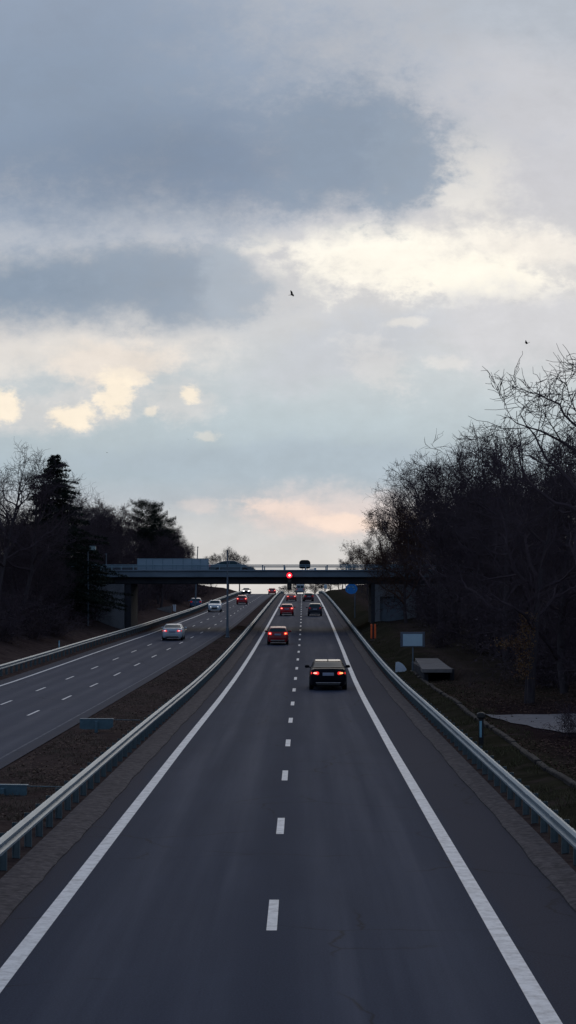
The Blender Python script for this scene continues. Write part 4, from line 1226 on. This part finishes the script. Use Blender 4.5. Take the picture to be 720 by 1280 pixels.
nA = MM('SUBTRACT', nz(.9, 8, .58, 1.3), .5); nB = MM('SUBTRACT', nz(.9, 8, .58, 7.7), .5); nC = MM('SUBTRACT', nz(2.6, 8, .6, 3.1), .5); nD = MM('SUBTRACT', nz(7, 6, .62, 5.1), .5)
nE = MM('SUBTRACT', nz(4.2, 6, .6, 9.4), .5); nG = MM('SUBTRACT', nz(4.2, 6, .6, 12.9), .5); nF = MM('SUBTRACT', nz(15, 6, .65, 21.9, None, .6), .5)
WU = MM('ADD', MM('MULTIPLY', nA, 120), MM('MULTIPLY', nE, 62)); WV = MM('ADD', MM('MULTIPLY', nB, 80), MM('MULTIPLY', nG, 46))
cmb2 = N.new('ShaderNodeCombineXYZ'); L.new(MM('MULTIPLY', U, .0035), cmb2.inputs[0]); L.new(MM('MULTIPLY', Vv, .020), cmb2.inputs[1])
nH = MM('SUBTRACT', nz(1.2, 7, .6, 4.4, cmb2.outputs[0], .4), .5)
nC = MM('ADD', nC, MM('MULTIPLY', nH, .45))
def C10(c): return tuple(v*10 for v in lin(c))
# clear air between cloud layers, by height
ramp = N.new('ShaderNodeValToRGB'); cr = ramp.color_ramp
stops = [(0, (176, 182, 192)), (120, (190, 193, 200)), (220, (201, 201, 206)), (300, (206, 206, 209)), (370, (207, 207, 209)), (420, (203, 205, 208)), (470, (196, 203, 207)), (530, (181, 194, 201)), (590, (168, 184, 195)), (622, (176, 186, 196)), (655, (200, 203, 206)), (700, (208, 207, 207)), (741, (214, 212, 210))]
while len(cr.elements) < len(stops): cr.elements.new(.5)
for e, (p, c) in zip(cr.elements, stops): e.position = p/741; e.color = (*lin(c), 1)
L.new(MM('DIVIDE', MM('ADD', Vv, MM('MULTIPLY', nA, 60)), 741), ramp.inputs[0])
sc_ = N.new('ShaderNodeVectorMath'); sc_.operation = 'SCALE'; sc_.inputs['Scale'].default_value = 10; L.new(ramp.outputs[0], sc_.inputs[0])
col = sc_.outputs[0]
def blob(col, cx, cy, rx, ry, c, op=1.0, soft=(.0, .6), warp=1.0, rag=.7, slope=0.0):
    """one cloud: an ellipse of directions with a ragged, noise-eaten rim"""
    u = MM('ADD', MM('SUBTRACT', U, cx), MM('MULTIPLY', WU, warp))
    v = MM('ADD', MM('SUBTRACT', Vv, cy), MM('MULTIPLY', WV, warp))
    if slope: v = MM('ADD', v, MM('MULTIPLY', u, slope))
    q = MM('ADD', MM('POWER', MM('ABSOLUTE', MM('DIVIDE', u, rx)), 2.0), MM('POWER', MM('ABSOLUTE', MM('DIVIDE', v, ry)), 2.0))
    m = MM('SUBTRACT', 1.0, MM('SQRT', q))
    m = MM('ADD', m, MM('ADD', MM('MULTIPLY', nC, rag), MM('ADD', MM('MULTIPLY', nD, rag*.5), MM('MULTIPLY', nF, rag*.34))))
    return mixc(MM('MULTIPLY', rngs(m, soft[0], soft[1]), op), col, C10(c))
col = blob(col, 60, 40, 400, 200, (143, 158, 179), .95, (-.2, .8))                 # upper left veil
col = blob(col, 700, 20, 220, 70, (172, 181, 193), .8, (-.1, .7))
col = blob(col, 640, 150, 150, 130, (198, 199, 205), .6, (-.1, .7))
col = blob(col, 590, 232, 62, 74, (230, 226, 219), .7, (-.35, .8), .8, 1.9)
col = blob(col, 560, 325, 250, 66, (240, 235, 227), .85, (-.1, .7), 1, 1.0)          # bright break
col = blob(col, 60, 436, 280, 46, (228, 222, 216), .85, (-.1, .7), 1, 1.0)
col = blob(col, 480, 325, 180, 44, (255, 249, 236), 1.0, (-.3, .75), .8, 2.4)
col = blob(col, 330, 300, 52, 22, (246, 240, 229), .8, (-.15, .6), .7, 1.6)
col = blob(col, 680, 312, 110, 26, (246, 239, 229), .7, (-.15, .7), .8, 1.4)
col = blob(col, 590, 352, 110, 30, (255, 249, 235), .95, (-.2, .6), .7, 2.4)
col = blob(col, 660, 415, 140, 62, (208, 208, 212), .8, (-.1, .6), 1, 1.0)
col = blob(col, 430, 440, 150, 50, (196, 200, 207), .8, (-.1, .6), 1, 1.0, .2)
col = blob(col, 110, 278, 270, 50, (184, 190, 200), .95, (-.25, .5))
col = blob(col, 80, 150, 500, 160, (134, 150, 171), .97, (-.25, .8), .8, .8, .04)   # great dark cloud
col = blob(col, 250, 205, 380, 92, (118, 135, 158), .9, (-.2, 1.0), .9, .8, .05)
col = blob(col, 440, 185, 130, 100, (130, 146, 166), .95, (-.15, .6), .8, 1.0)
col = blob(col, 512, 210, 56, 80, (138, 153, 171), .92, (-.12, .5), .8, 1.1)
col = blob(col, 70, 362, 270, 64, (133, 149, 168), 1.0, (-.2, .8), .8, .8, .05)       # second dark bank
col = blob(col, 215, 355, 165, 62, (141, 155, 172), .85, (-.2, .7), .9, 1.0)
col = blob(col, 300, 352, 56, 52, (166, 176, 188), .85, (-.15, .5), .9, 1.1)
col = blob(col, 475, 455, 50, 34, (213, 212, 212), .65, (-.25, .5), .6, 2.4, -.3)
col = blob(col, 565, 452, 26, 9, (224, 221, 218), .6, (-.3, .5), .7, 1.6)
col = blob(col, 505, 407, 26, 7, (230, 226, 220), .65, (-.3, .5), .6, 1.6)
cream = (252, 238, 217)
col = blob(col, 140, 456, 90, 30, (236, 225, 214), .8, (-.2, .5), .8, 1.6)
col = blob(col, 70, 510, 150, 34, (216, 212, 210), .6, (-.2, .6), .8, 1.6)
col = blob(col, 225, 500, 60, 30, (213, 211, 210), .6, (-.2, .6), .8, 1.6)
for cx, cy, rx, ry, op in ((6, 504, 30, 22, .95), (86, 520, 34, 17, .95), (146, 496, 25, 27, .95), (160, 470, 40, 14, .6), (236, 492, 19, 13, .85), (190, 516, 12, 9, .55), (264, 545, 16, 10, .3)):
    col = blob(col, cx, cy, rx, ry, cream, op, (-.2, .5), .2, 2.9)
col = blob(col, 410, 577, 420, 34, (165, 180, 193), .7, (-.1, .6))
col = blob(col, 410, 645, 150, 26, (221, 206, 203), .75, (-.1, .6), .7, 1.2)
col = blob(col, 425, 640, 150, 36, (222, 209, 206), .7, (-.25, .7), .6, 1.4)
col = blob(col, 372, 641, 84, 14, (240, 218, 207), .7, (-.3, .6), .4, 2.6, -.14)
col = blob(col, 436, 652, 56, 13, (245, 222, 208), .8, (-.2, .6), .4, 2.0)
col = blob(col, 245, 632, 36, 13, (219, 208, 205), .5, (-.2, .6), .5, 1.6)
# soft mottling of the whole layer
mott = MM('ADD', 1.0, MM('ADD', MM('MULTIPLY', nA, .22), MM('ADD', MM('MULTIPLY', nC, .26), MM('ADD', MM('MULTIPLY', nD, .12), MM('MULTIPLY', nF, .05)))))
vm = N.new('ShaderNodeVectorMath'); vm.operation = 'SCALE'; L.new(col, vm.inputs[0]); L.new(mott, vm.inputs['Scale']); col = vm.outputs[0]
# the rest of the sky: blue-grey cloud over a Nishita evening sky
sky = N.new('ShaderNodeTexSky'); sky.sky_type = 'NISHITA'; sky.sun_disc = False; sky.sun_elevation = R(SUN_EL); sky.sun_rotation = R(SUN_AZ)
nw = nz(2.2, 8, .6, 2.0, tc.outputs['Generated'])
other = mixc(rngs(nw, .3, .7), tuple(v*10 for v in (.155, .215, .35)), tuple(v*10 for v in (.24, .305, .43)))
other = mixc(.82, sky.outputs[0], other)
front = MM('MULTIPLY', rngs(sep.outputs[1], .55, .85), rngs(sep.outputs[2], .75, .45))
final = mixc(front, other, col)
final = mixc(.03, final, sky.outputs[0])
L.new(final, bg.inputs['Color'])

sun = bpy.data.lights.new('sun', 'SUN'); sun.energy = .5; sun.angle = R(40); sun.color = (1, .88, .74)
so = bpy.data.objects.new('sun', sun); COL.objects.link(so)
dirv = Vector((math.sin(R(SUN_AZ))*math.cos(R(SUN_EL)), math.cos(R(SUN_AZ))*math.cos(R(SUN_EL)), math.sin(R(SUN_EL))))
so.rotation_euler = dirv.to_track_quat('Z', 'Y').to_euler(); so.location = (40, 300, 120)

# ------------------------------------------------------------------ camera and view
cam = bpy.data.cameras.new('camera'); co = bpy.data.objects.new('camera', cam); COL.objects.link(co)
co.location = (0, 0, CAMZ); co.rotation_euler = (R(90), 0, 0)
cam.sensor_fit = 'VERTICAL'; cam.sensor_height = 24; cam.lens = F/1280*24
cam.shift_x = -(PX - 360)/1280; cam.shift_y = (PY - 640)/1280
cam.clip_start = .5; cam.clip_end = 9000
scene.camera = co
vs_ = scene.view_settings; vs_.view_transform = 'Standard'; vs_.look = 'None'; vs_.gamma = 1; vs_.exposure = 0; vs_.use_curve_mapping = False
scene.cycles.max_bounces = 6; scene.cycles.diffuse_bounces = 3; scene.cycles.glossy_bounces = 3
